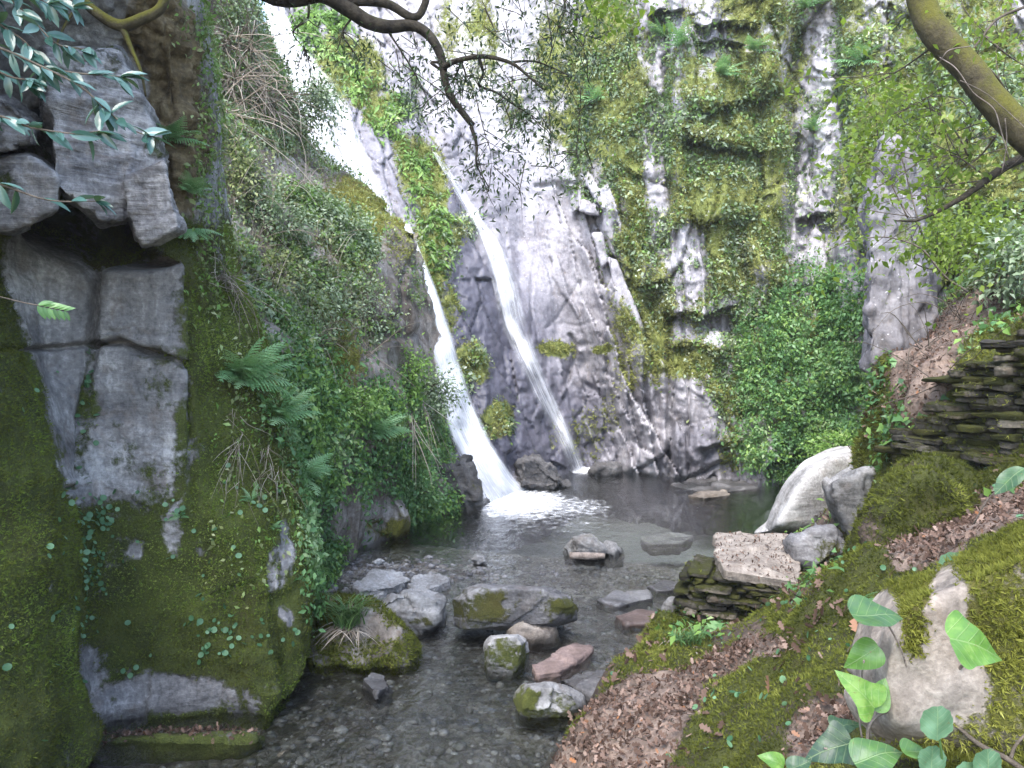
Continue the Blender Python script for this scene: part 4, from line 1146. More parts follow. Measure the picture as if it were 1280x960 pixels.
    # right bank
    rock('boulder', 'large smooth pale grey boulder at the right edge of the pool', 'boulder', [(944, 664), (960, 645), (980, 600), (1006, 570), (1040, 554), (1110, 552), (1150, 600), (1110, 660), (1020, 672)], 8.2, 1.9, 'pale', 6, 12, .035, 1.6, 37, .35, .78, moss=-.2, lich=.1, tone=1.3, extra=[([(940, 668), (960, 650), (1010, 640), (1030, 668), (980, 676)], 8.7, .9, .7)])
    rock('boulder', 'angular pinkish-grey boulder leaning on the large pale one', 'boulder', [(1030, 602), (1062, 585), (1102, 574), (1130, 600), (1110, 690), (1062, 690), (1040, 640)], 6.9, .9, 'pale', 6, 44, .035, 3, 38, .1, .78, moss=.08, lich=.15, tone=.72, wetline=False, paint=[(1085, 630, 26, 40, .5)])
    rock('boulder', 'rough grey-brown boulder at the right end of the stone platform', 'boulder', [(985, 676), (1010, 656), (1050, 655), (1060, 690), (1030, 712), (996, 706)], 6.3, .6, 'stone', 6, 24, .06, 4, 39, 0, .75, moss=.15, lich=.2, tone=.75, wetline=False, paint=[(1035, 690, 20, 20, .5)])
    a = lambda x, y, d: P(x, y, d)
    top = [a(893, 664, 6.9), a(986, 668, 6.9), a(1002, 690, 6.2), a(1000, 728, 5.55), a(905, 712, 5.6), a(892, 690, 6.2)]
    pts = np.vstack([np.array(top), np.array(top) + np.array([0.0, 0.02, -.085])])
    rock('stone_slab', 'broad flat slab paved with leaf crumbs topping the small dry-stone pier by the pool', 'stone slab', None, 0, 0, 'fgrock', 6, 44, .02, 5, 40, pts=pts, moss=.05, lich=.02, tone=1.15, wetline=False)
    rock('flat_stone', 'grey flat stone bedded in the path below the dry-stone pier', 'stone', [(884, 832), (890, 812), (912, 797), (955, 790), (958, 800), (940, 822), (905, 836)], 4.9, .35, 'stone', 5, 26, .02, 5, 41, 0, .85, moss=.05, lich=.25, tone=.7, wetline=False)
    for i, (po, d, lb) in enumerate([([(838, 895), (852, 878), (872, 876), (874, 890), (850, 902)], 4.0, 'flat grey stone pressed into the leafy path, upper of two'), ([(822, 920), (836, 909), (848, 914), (846, 926), (830, 928)], 3.75, 'small pale stone pressed into the leafy path, lower of two')]):
        rock('stone', lb, 'stone', po, d, .16, 'stone', 4, 16, .012, 8, 42 + i, moss=-.2, lich=.2, tone=.95, wetline=False)
    rock('boulder', 'big mossy mound of rock with small plants above the dark hollow on the right bank', 'boulder', [(1062, 672), (1082, 628), (1112, 588), (1150, 562), (1212, 585), (1240, 640), (1180, 690), (1115, 716), (1080, 735)], 4.75, 1.2, 'bank', 6, 12, .06, 3, 45, 0, .75, moss=.85, lich=.05, tone=1, wetline=False, paint=[(1085, 690, 20, 50, -.3), (1150, 585, 30, 10, -.2)])
    rock('boulder', 'near tan boulder capped and draped with bright moss behind the ivy leaves', 'boulder', [(1062, 880), (1072, 810), (1108, 752), (1172, 715), (1230, 688), (1330, 640), (1420, 700), (1420, 930), (1250, 970), (1090, 940)], 1.85, .7, 'fgrock', 6, 44, .022, 6, 46, 0, .75, moss=.72, mtop=.2, lich=.15, tone=1.0, wetline=False,
         paint=[(1178, 775, 22, 55, -1.8, 8), (1125, 855, 66, 52, -1.8), (1195, 850, 34, 36, -1.5), (1102, 795, 26, 46, -1.8), (1142, 800, 11, 46, 1.9), (1160, 752, 18, 14, .6), (1240, 800, 40, 60, .35)])
    rock('rock_ledge', 'low mossy ledge with dead leaves and pebbles at the foot of the left cliff', 'ledge', [(80, 975), (100, 930), (150, 915), (335, 912), (345, 930), (290, 972)], 4.15, .55, 'near', 6, 18, .035, 5, 47, 0, .85, moss=.75, mside=.3, lich=.15, tone=1.0)
    rock('stone', 'white pebble on the left ledge below the cliff', 'stone', [(88, 955), (96, 950), (102, 956), (96, 962)], 4.02, .05, 'pale', 3, 10, .003, 9, 48, moss=-.3, lich=.4, tone=1.3, wetline=False)
    pl = np.vstack([P([1086, 1087, 1096, 1112, 1140, 1154, 1162, 1122], [455, 330, 215, 165, 195, 330, 440, 470], 8.7), P([1082, 1094, 1150, 1175], [460, 190, 190, 440], 9.8)])
    rock('rock_pillar', 'tall grey lichen-spotted rock pillar rising behind the leafy right slope', 'rock pillar', None, 0, 0, 'back', 6, 40, .09, 2.6, 49, pts=pl, moss=.28, lich=.30, tone=.62, wetline=False, strata=.02, sdir=(1, 0, 0), paint=[(1130, 300, 14, 30, .4)])
    # leaning plates on the back wall
    for i, (po, dd, lb) in enumerate([([(758, 318), (772, 322), (806, 415), (792, 425), (770, 380)], .25, 'long pale leaning plate of rock on the back wall, longest of the loose plates'),
                                      ([(728, 250), (748, 258), (750, 268), (738, 266), (724, 262)], .35, 'small square block jutting out at the top right corner of the pale wall'),
                                      ([(740, 292), (752, 288), (764, 330), (752, 336)], .2, 'short pale plate of rock just under the jutting square block')]):
        c = np.mean(po, axis=0)
        d = float(backpos(c[0], c[1])[1]) - dd * .6
        rock('rock_plate', lb, 'rock plate', po, d, .5, 'back', 5, 30, .03, 3, 60 + i, moss=.1, lich=.3, tone=1.15, wetline=False, shrink=.85)

LATER.append(build_rocks)

def course_stones(A, B, z0a, z0b, z1a, z1b, courses, lens, depth, seed, jitter=.03, lean=(0, 0, 0), topf=None):
    """dry-laid courses of flat stones between two plan points"""
    rng = np.random.default_rng(seed)
    A, B = np.asarray(A, float), np.asarray(B, float)
    L = np.linalg.norm(B - A)
    ex = (B - A) / L
    ey = np.array([-ex[1], ex[0]])
    if ey @ (-A) > 0:
        ey = -ey        # ey points away from the camera
    parts = []
    for c in range(courses):
        x = -rng.random() * lens
        while x < L:
            w = lens * (0.4 + rng.random() ** 2 * 1.9)
            t = np.clip((x + w / 2) / L, 0, 1)
            lo, hi = z0a * (1 - t) + z0b * t, z1a * (1 - t) + z1b * t
            top = hi if topf is None else topf(t)
            h = (hi - lo) / courses
            zc = lo + (c + .5) * h
            if zc < top:
                hh = h * (.42 + rng.random() * .12)
                off = rng.normal() * jitter + lean[1] * (zc - lo)
                ctr = A + ex * (x + w / 2) + ey * (depth / 2 + off)
                pts = []
                for sx in (-1, 1):
                    for sy in (-1, 1):
                        for sz in (-1, 1):
                            q = ctr + ex * sx * w * .49 * (1 - .12 * rng.random()) + ey * sy * depth * .5 * (1 - .15 * rng.random())
                            pts.append((q[0], q[1], zc + sz * hh * (1 - .2 * rng.random()) + sx * rng.normal() * .008))
                V, F, N = hullrock(pts, 4, 20, .012, 9, int(rng.integers(999)), .004)
                at = rock_attrs(V, N, moss=.62 + rng.normal() * .2, mtop=.25, lich=.12, wetline=False, tone=1 + rng.normal() * .25)
                parts.append((V, F, at))
            x += w + .008
    return join(parts)

def build_walls():
    a, b = onwater(880, 790, .18), 0
    A = P(868, 780, 5.75)[:2]; B = P(1010, 780, 5.45)[:2]
    V, F, At = course_stones(A, B, .06, .10, .47, .42, 10, .20, .55, 101, .025)
    o = mk('dry_stone_pier', V, F, M['wall'], At)
    tag(o, 'small mossy dry-stone pier carrying the flat slab beside the path', 'stone pier'); setorigin(o, [A[0], A[1], .12])
    SURF['pier'] = (V, vnormals(V, F[0]))
    A = P(1118, 560, 5.75)[:2]; B = P(1330, 560, 4.75)[:2]
    V, F, At = course_stones(A, B, 1.25, 1.30, 2.5, 2.55, 25, .24, .5, 102, .05, (0, .10, 0), topf=lambda t: np.interp(t, [0, .15, .3, .5, .75, 1], [1.62, 1.78, 2.02, 2.22, 2.42, 2.52]))
    o = mk('dry_stone_wall', V, F, M['wall'], At)
    tag(o, 'dark mossy dry-stone retaining wall stepping up the right bank', 'stone wall'); setorigin(o, [A[0], A[1], 1.3])
    SURF['dwall'] = (V, vnormals(V, F[0]))
    # driftwood and stick
    v, f, at = tube([P(335, 975, 4.05), P(352, 950, 4.15), P(370, 934, 4.3)], [.035, .04, .028], 9, 5, .01, 3)
    o = mk('driftwood', v, f, M['drift']); tag(o, 'short weathered driftwood log at the bottom edge of the stream', 'driftwood'); setorigin(o, v.min(0))
    d = dk(697)
    v, f, at = tube([P(712, 694, d - .3), P(735, 695, d - .32), P(756, 695, d - .3)], [.035, .04, .03], 8, 4, .006, 4)
    o = mk('log', v, f, M['drift']); tag(o, 'short dark log lying against the pointed boulder in the pool', 'log'); setorigin(o, v.min(0))
LATER.append(build_walls)
# ================================================================== plants
def frond_mesh(n=13, width=.30, detail=True, seed=0):
    """a feathery, tapering frond of length 1 along +y that arches down; (V,F)"""
    rng = np.random.default_rng(seed)
    V, F = [], []
    def curve(t):
        return np.array([0.05 * math.sin(3 * t + seed), t, .22 * t - .45 * t * t])
    for i in range(n):
        t = .10 + .88 * i / n
        w = width * 1.25 * (1 - t) ** .75 * min(1, .55 + 2.2 * (t - .08))
        w = max(w, .02)
        c, c2 = curve(t), curve(t + .07)
        fw = nrm(c2 - c)
        gap = .88 / n
        for s in (-1, 1):
            d = nrm(np.array([s, .42 + .3 * t, -.10 + rng.normal() * .10]))
            k = 5 if detail else 3
            for q in range(k):           # pinnules both sides of the pinna's own rib
                r0, r1 = q / k, (q + 1) / k
                m0 = c + d * w * r0 + np.array([0, 0, -.10 * r0 * r0 * w * 3])
                m1 = c + d * w * r1 + np.array([0, 0, -.10 * r1 * r1 * w * 3])
                h = gap * .60 * (1 - .75 * r0) * (1 if q else .8)
                for e in (-1, 1):
                    j = len(V)
                    tip = m0 * .45 + m1 * .55 + fw * e * h + d * .25 * w / k
                    V.extend([m0, m1, tip, m0 * .85 + m1 * .15 + fw * e * h * .7])
                    F.extend([[j, j + 1, j + 2], [j, j + 2, j + 3]])
    V, F = np.array(V), np.array(F)
    tv, tf, _ = tube([curve(t) for t in np.linspace(0, .97, 6)], np.linspace(.008, .003, 6), 4, 2)
    q = tf[0]
    tri = np.vstack([q[:, [0, 1, 2]], q[:, [0, 2, 3]]]) + len(V)
    return np.vstack([V, tv]), np.vstack([F, tri])

FROND = {}
def frond_data(k, detail):
    key = (k, detail)
    if key not in FROND:
        V, F = frond_mesh(13 if detail else 10, .30, detail, k)
        me = bpy.data.meshes.new('frond')
        rng = np.random.default_rng(k)
        o = mk('frond', V, F, M['fern'], dict(var=np.full(len(V), .25 + .2 * k)))
        FROND[key] = o.data
        bpy.data.objects.remove(o)
    return FROND[key]

def fern(px, py, label, size, n, names, group=None, detail=True, seed=0, droop=.5, spread=1.5, d=None, nrmv=None):
    rng = np.random.default_rng(seed + 500)
    if d is None:
        p, nn = hit(names, px, py)
    else:
        p, nn = P(px, py, d), np.array(nrmv if nrmv is not None else [0, -1, 0.2])
    root = empty('fern', p, label, 'fern', group)
    nn = nrm(nn + np.array([0, -.2, .35]))
    side = nrm(np.cross(nn, [0, 0, 1.0]))
    upv = np.cross(side, nn)
    for i in range(n):
        a = (i + .5) / n * 2 - 1
        a = a * spread + rng.normal() * .15
        f = nrm(side * math.sin(a) + upv * (math.cos(a) * .55 - droop * .5 * rng.random()) + nn * (.55 + .5 * rng.random()))
        u = nrm(nn * .5 + np.array([0, 0, 1.0]) - f * (f @ (nn * .5 + np.array([0, 0, 1.0]))))
        r = np.cross(f, u)
        s = size * (.65 + .5 * rng.random())
        o = bpy.data.objects.new('frond', frond_data(i % 4, detail))
        COL.objects.link(o)
        o.parent = root
        from mathutils import Matrix
        o.matrix_local = Matrix([[r[k] * s, f[k] * s, u[k] * s, 0] for k in range(3)] + [[0, 0, 0, 1]])
    return root

def grass_tuft(px, py, names, label, n, length, mat='grass', name='grass_tuft', cat='grass', seed=0, droop=0.6, spreadr=.05, dry=0, group=None):
    rng = np.random.default_rng(seed + 900)
    p, nn = hit(names, px, py)
    parts = []
    def blades(k, ln, dr, up):
        out = []
        for i in range(k):
            a = rng.random() * 2 * math.pi
            h = np.array([math.cos(a), math.sin(a) * .8 - .25, 0])
            l = ln * (.5 + .7 * rng.random())
            w = .004 + .003 * rng.random()
            b = p + np.array([rng.normal() * spreadr, rng.normal() * spreadr, 0]) + nn * .01
            pts = [b + h * l * (t * .35 + .3 * t * t) + np.array([0, 0, 1]) * l * up * (t - dr * t * t * 1.0) for t in np.linspace(0, 1, 6)]
            sd = nrm(np.cross(h, [0, 0, 1.0]))
            v = []
            for t, q in zip(np.linspace(0, 1, 6), pts):
                v += [q - sd * w * (1 - t ** 2), q + sd * w * (1 - t ** 2)]
            f = []
            for j in range(5):
                f += [[2 * j, 2 * j + 1, 2 * j + 3], [2 * j, 2 * j + 3, 2 * j + 2]]
            out.append((np.array(v), np.array(f), dict(var=rng.random())))
        return out
    root = empty(name, p, label, cat, group)
    V, F, A = join(blades(n, length, droop, 1.0))
    mk('blades', V - p, F, M[mat], A, parent=root)
    if dry:
        V, F, A = join(blades(dry, length * .9, 1.6, .35))
        V[:, 2] -= .02
        mk('dry_blades', V - p, F, M['straw'], A, parent=root)
    return root

def shrub(px, py, names, label, rx, ry, n, leaf=.035, mat='grey', cat='shrub', name='shrub', tn='leaf', seed=0, off=.15, depth=None, d=None, stems=7, clumps=14, group=None, barkm='twig', base=None):
    """a bush: stems from its root and leaf clumps through its volume; rx, ry its half sizes as seen, in photo pixels"""
    rng = np.random.default_rng(seed + 1300)
    if d is None:
        p, nn = hit(names, px, py)
        p = p + nn * off
    else:
        p, nn = P(px, py, d), np.array([0, -1, .3])
    k = p[1] / FPX
    ext = np.array([rx * k, (depth or min(rx, ry) * .7 * k), ry * k])
    cl = []
    while len(cl) < clumps:
        q = rng.uniform(-1, 1, 3)
        if .1 < np.linalg.norm(q) < 1:
            cl.append(p + q * ext * .85)
    cl = np.array(cl)
    b = p + np.array([0, .35 * ext[1] + .1, -ext[2] * .7]) if base is None else np.asarray(base)
    root = empty(name, b, label, cat, group)
    parts = []
    for i in range(stems):
        c = cl[i % clumps]
        mid = (b + c) / 2 + rng.normal(size=3) * ext * .15
        r = .006 + .004 * rng.random()
        parts.append(tube([b - (c - b) * .05, mid, c, c + (c - mid) * .35], [r * 1.3, r, r * .6, r * .25], 5, 4, .02, i + seed))
    V, F, A = join(parts)
    mk('stem', V - b, F, M[barkm], parent=root)
    w = rng.random(clumps) + .4
    ci = rng.choice(clumps, n, p=w / w.sum())
    pos = cl[ci] + rng.normal(size=(n, 3)) * ext * .24 * (0.7 + .6 * rng.random((n, 1)))
    out = nrm((pos - p) / ext + rvec(n, rng) * .6)
    up = nrm(out * .4 + np.array([0, -.3, .8]) + rvec(n, rng) * .6)
    fwd = nrm(out + rvec(n, rng) * .8 + np.array([0, 0, -.35]))
    V, F, A = scatter(tn, pos, fwd, up, leaf * (.6 + .8 * rng.random(n)), np.clip(rng.random(n) * .8 + .2 * (rng.random(clumps)[ci]), 0, 1))
    mk('foliage', V - b, F, M[mat], A, parent=root)
    return root

def near_leaves(name, surf, w, n, tn, size, mat, seed, lift=.02, down=.5, spread=.8, label=None, sj=.5, bydist=False):
    p, N, k = sample(SURF[surf], w, n, seed)
    if bydist:
        size = size * p[:, 1]
    V, F, A = wall_leaves(tn, p, N, size, seed, lift, down, spread, sj=sj)
    o = mk(name, V, F, M[mat], A)
    tag(o, label, kind='stuff')
    return o

def wpx(s, k=6, f=3.0):
    V = s['V']
    return s['px'] + k * fbm(V * f, 3, 200), s['py'] + k * fbm(V * f + 7, 3, 201)

def build_cover():
    # ---- moss cushions and creeping plants on the back cliff
    s = SURF['back']
    wx, wy = s['gx'] + 10 * fbm(s['V'] * 1.5, 4, 210), s['gy'] + 10 * fbm(s['V'] * 1.5 + 9, 4, 211)
    patch = sst(-.15, .3, fbm(s['V'] * 2.2, 4, 212)) + .05
    inframe = (s['gy'] > -60) & (s['gx'] < 1400)
    w = np.clip(s['moss'] - .35, 0, 1) * inframe * (.25 + patch)
    near_leaves('moss', 'back', w, 90000, 'tuft', .05, 'cliffmoss', 31, .02, .6, .8)
    w2 = blobs(wx, wy, [(770, 120, 50, 110, .8), (830, 120, 30, 90, .8), (905, 200, 80, 130, .8), (740, 180, 30, 60, .9), (820, 330, 22, 100, .8), (900, 330, 60, 90, .6), (940, 430, 60, 100, .9), (1080, 120, 60, 120, .9), (1120, 200, 80, 160, .9), (960, 250, 25, 140, .6), (860, 100, 30, 50, .7), (790, 330, 30, 60, .5), (1000, 60, 40, 60, .4),
                         (500, 130, 30, 40, .7), (545, 300, 22, 60, .8), (580, 280, 16, 16, .9), (590, 460, 20, 26, .8), (620, 520, 20, 22, .9), (1200, 300, 120, 160, .9), (560, 400, 14, 40, .4), (650, 120, 30, 50, .2)]) * patch * inframe
    near_leaves('cliff_plants', 'back', w2, 38000, 'leaf', .058, 'grey', 32, .12, .5, 1.0)
    near_leaves('cliff_plants', 'back', w2 * patch, 20000, 'leaf', .052, 'brightleaf', 33, .10, .5, 1.0)
    near_leaves('cliff_plants', 'back', w2, 22000, 'leaf', .052, 'olive', 34, .10, .5, 1.0)
    w3 = blobs(wx, wy, [(400, 30, 30, 40, .8), (440, 95, 40, 20, .9, 50), (480, 140, 30, 24, .9, 40), (520, 220, 18, 40, .6), (545, 290, 16, 50, .7)]) * patch * inframe
    near_leaves('cliff_plants', 'back', w3, 7000, 'slim', .12, 'brightleaf', 35, .10, .9, .8)
    # dense green curtain on the right
    w4 = blobs(wx, wy, [(1010, 480, 80, 110, 1), (985, 540, 55, 45, 1), (1060, 420, 60, 90, .9), (1020, 380, 60, 50, .7), (955, 530, 25, 40, .8), (1060, 540, 60, 40, 1)]) * inframe
    near_leaves('ivy', 'back', np.clip(w4 - .15, 0, 1) * (.15 + patch), 60000, 'leaf', .052, 'ivy', 36, .34, .7, 1.1)
    near_leaves('ivy', 'back', np.clip(w4 - .2, 0, 1) * patch, 24000, 'leaf', .05, 'brightleaf', 37, .34, .7, 1.1)
    # ---- wooded slope
    s = SURF['slope']
    wx, wy = wpx(s, 10, 1.6)
    patch = sst(-.2, .3, fbm(s['V'] * 2.0, 4, 213)) + .08
    open_ = 1 - blobs(wx, wy, [(470, 265, 60, 16, .9, 30), (490, 340, 26, 50, .9), (480, 395, 40, 50, .5), (420, 430, 24, 46, .85), (465, 635, 20, 26, 1), (480, 665, 40, 14, 1), (432, 660, 14, 60, 1), (375, 215, 40, 20, .8), (500, 310, 18, 20, .9)])
    w = blobs(wx, wy, [(320, 260, 90, 110, 1), (380, 310, 80, 70, 1), (330, 380, 90, 70, 1), (450, 360, 50, 60, .5), (300, 120, 50, 120, .6)]) * open_ * patch
    near_leaves('slope_plants', 'slope', w, 30000, 'leaf', .036, 'grey', 41, .22, .5, 1.1)
    near_leaves('slope_plants', 'slope', w, 26000, 'leaf', .040, 'olive', 42, .16, .5, 1.1)
    near_leaves('slope_plants', 'slope', w * patch, 22000, 'leaf', .036, 'brightleaf', 43, .2, .5, 1.1)
    w = blobs(wx, wy, [(470, 590, 70, 60, 1), (520, 620, 40, 40, 1), (450, 520, 70, 50, .9), (400, 560, 40, 120, 1), (390, 650, 26, 100, 1), (370, 470, 60, 60, .8), (500, 560, 50, 50, .9)]) * open_
    near_leaves('ivy', 'slope', w * (.2 + patch), 34000, 'leaf', .042, 'ivy', 44, .16, .7, 1.0)
    near_leaves('ivy', 'slope', w * patch, 14000, 'leaf', .042, 'brightleaf', 45, .2, .7, 1.0)
    w = blobs(wx, wy, [(470, 262, 60, 14, 1, 30), (430, 300, 30, 40, .5), (420, 430, 26, 50, .7), (500, 300, 14, 24, .7)])
    near_leaves('moss', 'slope', w, 9000, 'tuft', .035, 'cliffmoss', 46, .01, .5, .8)
    # ---- near cliff: moss fuzz, little plants
    s = SURF['near']
    wx, wy = wpx(s, 6, 3)
    fr = (s['px'] > -60) & (s['px'] < 420) & (s['V'][:, 1] > 1)
    w = np.clip(s['moss'] - .55, 0, 1) * fr * (wy > 280)
    near_leaves('moss', 'near', w, 110000, 'tuft', .013, 'wallmoss', 51, .004, .8, .8)
    w = blobs(wx, wy, [(330, 480, 50, 80, .7), (345, 600, 30, 90, .5), (300, 560, 40, 40, .3), (300, 680, 50, 60, .3), (262, 330, 22, 70, .6), (250, 230, 22, 90, .7), (260, 120, 14, 90, .8), (245, 40, 24, 40, .8)]) * fr
    near_leaves('cliff_plants', 'near', w, 5200, 'leaf', .028, 'olive', 52, .05, .6, 1.0)
    near_leaves('cliff_plants', 'near', w, 3600, 'leaf', .028, 'brightleaf', 53, .06, .6, 1.0)
    w = blobs(wx, wy, [(388, 590, 22, 70, 1), (384, 680, 16, 80, 1), (368, 540, 26, 40, .7), (345, 500, 26, 40, .7)]) * (s['px'] < 430) * (s['V'][:, 1] > 4.3)
    near_leaves('ivy', 'near', w, 7000, 'leaf', .036, 'ivy', 54, .10, .8, 1.0)
    # pennywort discs
    w = blobs(wx, wy, [(115, 640, 22, 20, .8), (128, 655, 20, 18, .7), (140, 650, 20, 14, .6), (112, 700, 16, 40, .9), (110, 560, 8, 60, .5), (265, 795, 30, 26, .9), (270, 800, 14, 12, 1), (215, 640, 18, 12, .8), (160, 645, 10, 10, .7), (330, 790, 40, 20, .35), (95, 775, 30, 24, .4), (180, 620, 60, 20, .2), (300, 640, 50, 40, .25), (250, 730, 120, 90, .07), (60, 700, 60, 200, .04), (110, 480, 8, 40, .7), (170, 835, 20, 8, .3)]) * fr
    p, N, k = sample(s, w, 330, 55)
    rng = np.random.default_rng(5)
    n = len(p)
    V, F, A = scatter('disc', p + N * .02, rvec(n, rng) + np.array([0, 0, -.4]), nrm(N + np.array([0, 0, .5]) + rvec(n, rng) * .35), .018 + .022 * rng.random(n), .2 + .8 * rng.random(n))
    tag(mk('pennywort', V, F, M['penny'], A), kind='stuff')
    # ---- right bank
    s = SURF['bank']
    vis = (s['V'][:, 1] > 1.5) & (s['px'] > 600) & (s['px'] < 1420) & (s['py'] < 1050)
    V3 = s['V']
    dist2 = 1.0 / np.maximum(V3[:, 1], 1.2) ** 1.3
    w = np.clip(s['moss'] - .3, 0, 1) * vis * dist2
    near_leaves('moss', 'bank', w, 110000, 'tuft', .0046, 'moss', 61, .004, .8, .7, bydist=True)
    wx, wy = wpx(s, 8, 3)
    w = s['path'] * vis * dist2 * (.55 + .6 * sst(-.2, .3, fbm(V3 * 2.5, 3, 220)))
    p, N, k = sample(s, w, 12000, 62)
    rng = np.random.default_rng(6); n = len(p)
    Va, F, A = scatter('oak', p + N * (.004 + .02 * rng.random((n, 1))), rvec(n, rng), nrm(N + rvec(n, rng) * .7), .013 + .032 * rng.random(n) ** 1.8, rng.random(n))
    tag(mk('leaf_litter', Va, F, M['litter'], A), kind='stuff')
    w = vis * s['land'] * dist2 * (1 - s['path']) * (sst(.1, .5, fbm(V3 * 1.3, 3, 221)) + .04 + blobs(wx, wy, [(1020, 640, 30, 40, .6), (1150, 480, 60, 60, 1.0), (1090, 500, 20, 60, .5), (960, 740, 40, 30, .5), (890, 790, 40, 16, .6)]))
    p, N, k = sample(s, w, 1700, 63); n = len(p)
    Va, F, A = scatter('oak', p + N * (.008 + .015 * rng.random((n, 1))), rvec(n, rng), nrm(N + rvec(n, rng) * .6), .03 + .04 * rng.random(n), rng.random(n))
    tag(mk('leaf_litter', Va, F, M['litter'], A), kind='stuff')
    w = vis * s['land'] * (1 - s['path']) * blobs(wx, wy, [(1120, 480, 40, 90, 1), (1110, 540, 20, 40, 1), (1180, 400, 80, 40, .8), (1250, 340, 80, 50, .9), (990, 690, 60, 50, .3), (870, 790, 40, 20, .4), (1200, 620, 60, 20, .2)])
    near_leaves('ivy', 'bank', w, 3800, 'ivy', .055, 'ivy', 64, .07, .4, .8)
    near_leaves('bank_plants', 'bank', w, 2200, 'leaf', .05, 'brightleaf', 65, .12, .4, .9)
    w = vis * s['land'] * (1 - s['path']) * dist2 * (.25 + blobs(wx, wy, [(920, 870, 60, 50, .6), (1100, 600, 60, 30, .5), (960, 740, 60, 30, .8)]))
    p, N, k = sample(s, w, 420, 66); n = len(p)
    Va, F, A = scatter('disc', p + N * .03, rvec(n, rng), nrm(N + rvec(n, rng) * .4), .016 + .02 * rng.random(n), rng.random(n))
    tag(mk('pennywort', Va, F, M['penny'], A), kind='stuff')
    w = (s['path'] + .12 * s['land']) * vis * dist2
    p, N, k = sample(s, w, 170, 72)
    tw = []
    for q, nn in zip(p, N):
        dr = nrm(np.array([rng.normal(), rng.normal(), 0])); l = .02 + .07 * rng.random() ** 2
        tw.append(tube([q + nn * .012 - dr * l, q + nn * .02 + rng.normal(size=3) * .006, q + nn * .014 + dr * l], [.0022, .002, .001], 4, 2))
    Va, F, A = join(tw)
    tag(mk('twigs', Va, F, M['twig']), kind='stuff')
    # moss and crumbs on the rocks themselves
    parts, lp = [], []
    for nme, V, N, F in SURF['rocks']:
        px, py = pix(V)
        lab = bpy.data.objects[nme].get('label', '')
        def tuftw(base):
            o = bpy.data.objects[nme]
            a = np.empty(len(V), np.float32); o.data.attributes['moss'].data.foreach_get('value', a)
            return np.clip(a - base, 0, 1)
        if 'near tan' in lab:
            sN = dict(V=V, N=N, q=np.column_stack([F, F[:, 2]])); w = tuftw(.5) * (N[:, 1] < .5)
            p, nn, k = sample(sN, w, 34000, 67)
            Va, Fb, A = wall_leaves('tuft', p, nn, .010, 67, .003, .4, .7)
            A['var'] = np.clip(A['var'] * .75 + .25, 0, 1)
            tag(mk('moss', Va, Fb, M['brightmoss'], A), kind='stuff')
        elif 'big mossy mound' in lab or 'grass-tuft' in lab or 'grass tuft' in lab:
            sN = dict(V=V, N=N, q=np.column_stack([F, F[:, 2]])); w = tuftw(.5) * (N[:, 1] < .6)
            p, nn, k = sample(sN, w, 14000, 68)
            parts.append(wall_leaves('tuft', p, nn, .022, 68, .004, .5, .7))
        elif 'leaf crumbs' in lab or 'low mossy ledge' in lab:
            sN = dict(V=V, N=N, q=np.column_stack([F, F[:, 2]])); w = sst(.6, .9, N[:, 2])
            cnt = 650 if 'crumbs' in lab else 1500
            p, nn, k = sample(sN, w, cnt, 69); n = len(p)
            lp.append(scatter('oak', p + nn * .006, rvec(n, rng), nrm(nn + rvec(n, rng) * .4), .010 + (.018 if 'crumbs' in lab else .035) * rng.random(n), rng.random(n)))
    for q in ('dwall', 'pier'):
        V, N = SURF[q]
        k = rng.choice(len(V), 9000 if q == 'dwall' else 3500)
        m = (N[k][:, 2] > -.1)
        parts.append(wall_leaves('tuft', V[k][m], N[k][m], .02, 70, .004, .5, .7))
    Va, F, A = join(parts)
    tag(mk('moss', Va, F, M['moss'], A), kind='stuff')
    Va, F, A = join(lp)
    tag(mk('leaf_litter', Va, F, M['litter'], A), kind='stuff')
    # pebbles of the gravel bar
    s = SURF['bed']
    w = np.exp(-((s['V'][:, 1] - 7.3) / 1.0) ** 2) + .8 * sst(9, 5, s['V'][:, 1])
    p, N, k = sample(s, w * (np.abs(s['px'] - 600) < 400), 6500, 71)
    D, Ff = ico(1); n = len(p)
    sz = (.010 + .028 * rng.random((n, 1, 1)) ** 2)
    R = rng.normal(size=(n, 1, 3)) * .25 + np.array([1.2, 1.0, .6])
    Va = p[:, None] + D[None] * R * sz
    Fb = (Ff[None] + (np.arange(n) * len(D))[:, None, None]).reshape(-1, 3)
    at = dict(moss=np.full(n * len(D), -.5), lich=np.full(n * len(D), .1), wet=np.repeat(sst(.03, 0, p[:, 2]) * .7, len(D)), tone=np.repeat(.45 + .7 * rng.random(n), len(D)))
    tag(mk('pebbles', Va.reshape(-1, 3), Fb, M['stone'], at), kind='stuff')
LATER.append(build_cover)

